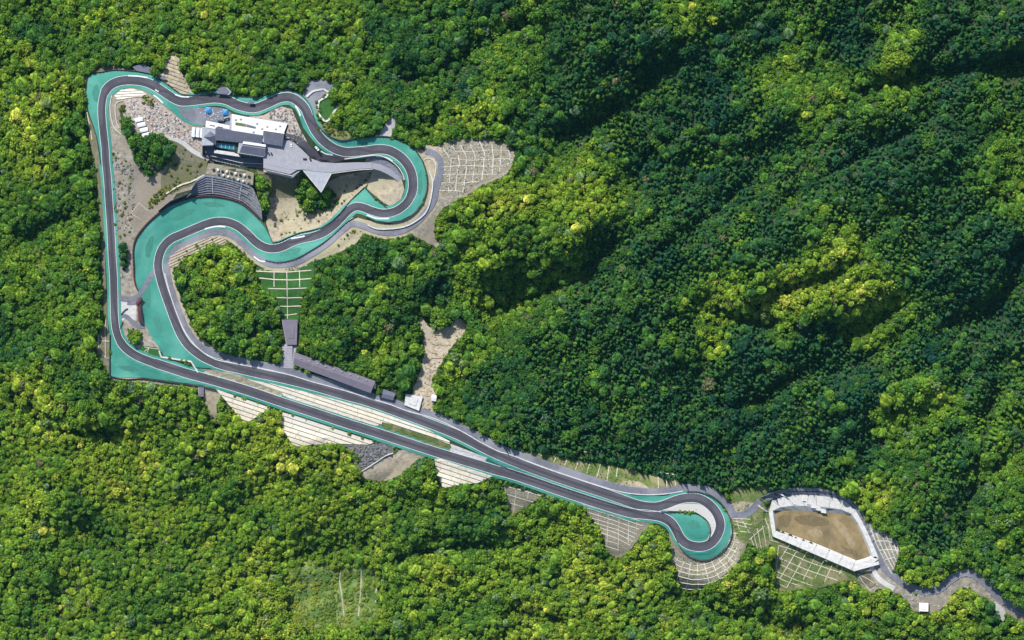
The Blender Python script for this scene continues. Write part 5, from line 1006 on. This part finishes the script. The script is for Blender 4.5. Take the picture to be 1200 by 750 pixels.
_tc = np.array(TC); _sv = np.array(SERV+SR2+PONDR)
def clear_of_roads(x, y, m=1.5):
    ok = np.ones(len(x), bool)
    for c0 in range(0, len(x), 4000):
        a = np.stack([x[c0:c0+4000], y[c0:c0+4000]], 1)[:, None]
        ok[c0:c0+4000] = (np.sqrt(((a-_tc[None])**2).sum(-1)).min(1) > 9+m) & (np.sqrt(((a-_sv[None])**2).sum(-1)).min(1) > 4+m)
    for p_ in TEAL: ok &= ~inside(p_, x, y)
    return ok
def forest(name, label, x, y, r, c, crowns, sz, lift, cat='forest'):
    """the rest of the trees: one object that places crowns on its points"""
    z = zlookup(x, y); Vp = WA(x, y, z+lift*r+(rng.normal(0, .9, len(x))+gn_(x, y) if cat == 'forest' else 0)); me = bpy.data.meshes.new(name); me.vertices.add(len(Vp)); me.vertices.foreach_set('co', Vp.ravel()); n = len(Vp)
    at = me.attributes.new('tint', 'FLOAT_COLOR', 'POINT'); at.data.foreach_set('color', np.concatenate([c, np.ones((n, 1))], 1).ravel())
    at = me.attributes.new('size', 'FLOAT_VECTOR', 'POINT'); at.data.foreach_set('vector', np.stack([r, r*rng.uniform(.72, 1.25, n), r*sz*rng.uniform(.85, 1.2, n)], 1).ravel())
    at = me.attributes.new('turn', 'FLOAT_VECTOR', 'POINT'); at.data.foreach_set('vector', np.stack([rng.normal(0, .16, n), rng.normal(0, .16, n), rng.uniform(0, 6.28, n)], 1).ravel())
    at = me.attributes.new('which', 'INT', 'POINT'); at.data.foreach_set('value', rng.integers(0, len(crowns), n).astype(np.int32))
    o = bpy.data.objects.new(name, me); COL.objects.link(o); o['kind'] = 'stuff'; tag(o, label, cat)
    col = bpy.data.collections.new(name+'_crowns')
    for i, cm in enumerate(crowns): q = bpy.data.objects.new('%s_%02d' % (cm.name.split('.')[0], i), cm); col.objects.link(q)
    ng = bpy.data.node_groups.new(name, 'GeometryNodeTree'); ng.interface.new_socket('Geometry', in_out='INPUT', socket_type='NodeSocketGeometry'); ng.interface.new_socket('Geometry', in_out='OUTPUT', socket_type='NodeSocketGeometry')
    N = ng.nodes; L = ng.links; gi = N.new('NodeGroupInput'); go_ = N.new('NodeGroupOutput'); m2 = N.new('GeometryNodeMeshToPoints'); ip = N.new('GeometryNodeInstanceOnPoints'); ci = N.new('GeometryNodeCollectionInfo')
    ci.inputs['Collection'].default_value = col; ci.inputs['Separate Children'].default_value = True; ci.inputs['Reset Children'].default_value = True
    def na(nm, ty):
        a = N.new('GeometryNodeInputNamedAttribute'); a.data_type = ty; a.inputs[0].default_value = nm; return a.outputs[0]
    L.new(gi.outputs[0], ip.inputs['Points']); L.new(ci.outputs[0], ip.inputs['Instance']); ip.inputs['Pick Instance'].default_value = True
    L.new(na('which', 'INT'), ip.inputs['Instance Index']); L.new(na('turn', 'FLOAT_VECTOR'), ip.inputs['Rotation']); L.new(na('size', 'FLOAT_VECTOR'), ip.inputs['Scale']); L.new(ip.outputs[0], go_.inputs[0])
    md = o.modifiers.new('crowns', 'NODES'); md.node_group = ng; N.remove(m2); return o
k = ~chosen; forest('broadleaf_forest', 'dense green and yellow-green broadleaf forest covering the hills', bx[k], by[k], br[k], BL['c'][k], BC, .9, .95)
k = ~chc; forest('conifer_forest', 'dark green conifer plantation over the right hand hills', cx_[k], cy_[k], CF['r'][k].clip(1.9), CF['c'][k], CC, 1.5, .4)
# understorey: low bushes in gaps, on the forest margin and on the rough slopes
u_ = grid_pts(3.4, .45); x, y = u_.T; d = dopen(x, y); t = tone(x, y)
kk = (d > 0.5) & ((d < 7) | (gdist(x, y) < 6) | (rng.random(len(x)) < .45)); kk[kk] = clear_of_roads(x[kk], y[kk], 1.0); x, y, t = x[kk], y[kk], t[kk]
forest('undergrowth', 'low bushes filling the gaps and margins of the forest', x, y, rng.uniform(1.2, 2.6, len(x)), color(t-.1+rng.normal(0, .5, len(x))), BC, 1.0, -.1, 'bushes')
xs = []; ys = []
def fill(poly, sp, prob):
    a0, a1 = min(p[0] for p in poly), max(p[0] for p in poly); b0, b1 = min(p[1] for p in poly), max(p[1] for p in poly)
    n = int((a1-a0)*(b1-b0)/sp**2); X = rng.uniform(a0, a1, n); Y = rng.uniform(b0, b1, n); m_ = inside(poly, X, Y) & (rng.random(n) < prob); xs.append(X[m_]); ys.append(Y[m_])
for p_ in SHR: fill(p_, 1.9, .9)
fill(P("132,170 150,180 156,230 152,290 150,330 140,338 136,290 132,230"), 3.2, .22); fill(P("322,245 345,250 400,215 425,222 395,245 365,266 330,278"), 3.2, .16); fill(P("196,165 215,172 240,190 240,204 210,222 195,205"), 3.0, .2); fill(P("395,285 412,266 426,268 415,284 396,294"), 2.5, .3)
forest('shrubbery', 'bright green shrubs on the bare slopes inside the circuit', np.concatenate(xs), np.concatenate(ys), rng.uniform(.6, 2.0, sum(map(len, xs))), color(rng.normal(2.7, .5, sum(map(len, xs))))*np.array([1.15, .8, 1.1]), BC, .9, 0, 'bushes')
xs = []; ys = []
fill(P("328,664 340,653 375,658 400,662 430,645 444,658 450,690 450,722 430,736 405,746 380,738 352,744 334,730 334,700"), 2.3, .68)
X = np.concatenate(xs); Y = np.concatenate(ys)
TRL = [P("400,668 398,680 401,700 403,722"), P("431,650 424,668 423,690 420,722"), P("442,678 441,690 440,706"), P("366,662 362,690 364,724")]
ok = np.ones(len(X), bool)
for L_ in TRL:
    for a_, b_ in zip(L_, L_[1:]):
        tt = np.clip(((X-a_[0])*(b_[0]-a_[0])+(Y-a_[1])*(b_[1]-a_[1]))/((b_[0]-a_[0])**2+(b_[1]-a_[1])**2), 0, 1); ok &= np.hypot(X-a_[0]-tt*(b_[0]-a_[0]), Y-a_[1]-tt*(b_[1]-a_[1])) > 2
X, Y = X[ok], Y[ok]
forest('scrub', 'low olive scrub in rows on the cleared field', X, Y, rng.uniform(.8, 2.0, len(X))*(1+.5*(np.sin(X/3.2) > 0)), color(3.0+(fbm(X/12, Y/12, 5, 2)-.5)*2.4)*np.array([1.25, 1, 1.5]), BC, .7, 0, 'scrub')
for i_, L_ in enumerate(TRL[:3]): struct(ribbon('dirt_track', cr(L_), .8, .6, 'earth', cols=2, openit=False))
xs = []; ys = []
for s_, pr in (("600,530 640,533 680,541 720,548 755,560 735,572 700,565 650,549 610,537", .5), ("905,628 1000,668 992,680 940,688 911,686", .3), ("800,570 850,588 880,575 895,590 905,625 900,638 872,640 860,660 830,686 800,688", .25), ("300,318 352,318 366,320 350,345 348,374 332,374 326,348 304,330", .06), ("253,458 300,475 290,492 268,474", .07), ("332,486 420,516 365,520 340,508", .07), ("513,540 570,558 540,567 516,560", .07), ("300,450 400,473 500,508 440,494 350,470", .04), ("506,488 560,510 590,528 575,528 520,500", .4), ("450,496 500,510 524,524 500,518 455,502", .5), ("320,240 345,255 400,215 425,215 395,245 365,266 330,278", .05)): fill(P(s_), 2.0, pr)
X = np.concatenate(xs); Y = np.concatenate(ys); ok = clear_of_roads(X, Y, .5); X, Y = X[ok], Y[ok]
n = len(X); forest('tussocks', 'grass tussocks and weeds on the lattice slopes and banks', X, Y, rng.uniform(.4, 1.0, n), color(rng.normal(2.9, .5, n)), BC, .6, .3, 'weeds')

# ------------------------------------------------------------------ thin blue haze volume, added to lift the dark shadows
hz = prism('haze', [(0, 0), (1, 0), (1, 1), (0, 1)], 0, 1, 'ground'); hz['kind'] = 'stuff'
hm = bpy.data.meshes.new('haze'); e_ = 3600.0; zb = float(AZ.min())-8; zt_ = CAMZ+15
hm.from_pydata([(x, y, z) for z in (zb, zt_) for x, y in ((-e_, -e_), (e_, -e_), (e_, e_), (-e_, e_))], [], [(3, 2, 1, 0), (4, 5, 6, 7), (0, 1, 5, 4), (1, 2, 6, 5), (2, 3, 7, 6), (3, 0, 4, 7)])
m = bpy.data.materials.new('haze'); m.use_nodes = True; n = m.node_tree.nodes; n.clear(); o_ = n.new('ShaderNodeOutputMaterial'); v_ = n.new('ShaderNodeVolumePrincipled')
v_.inputs['Color'].default_value = (.22, .70, .88, 1); v_.inputs['Density'].default_value = 4.5e-6; m.node_tree.links.new(v_.outputs[0], o_.inputs['Volume']); hm.materials.append(m); hz.data = hm
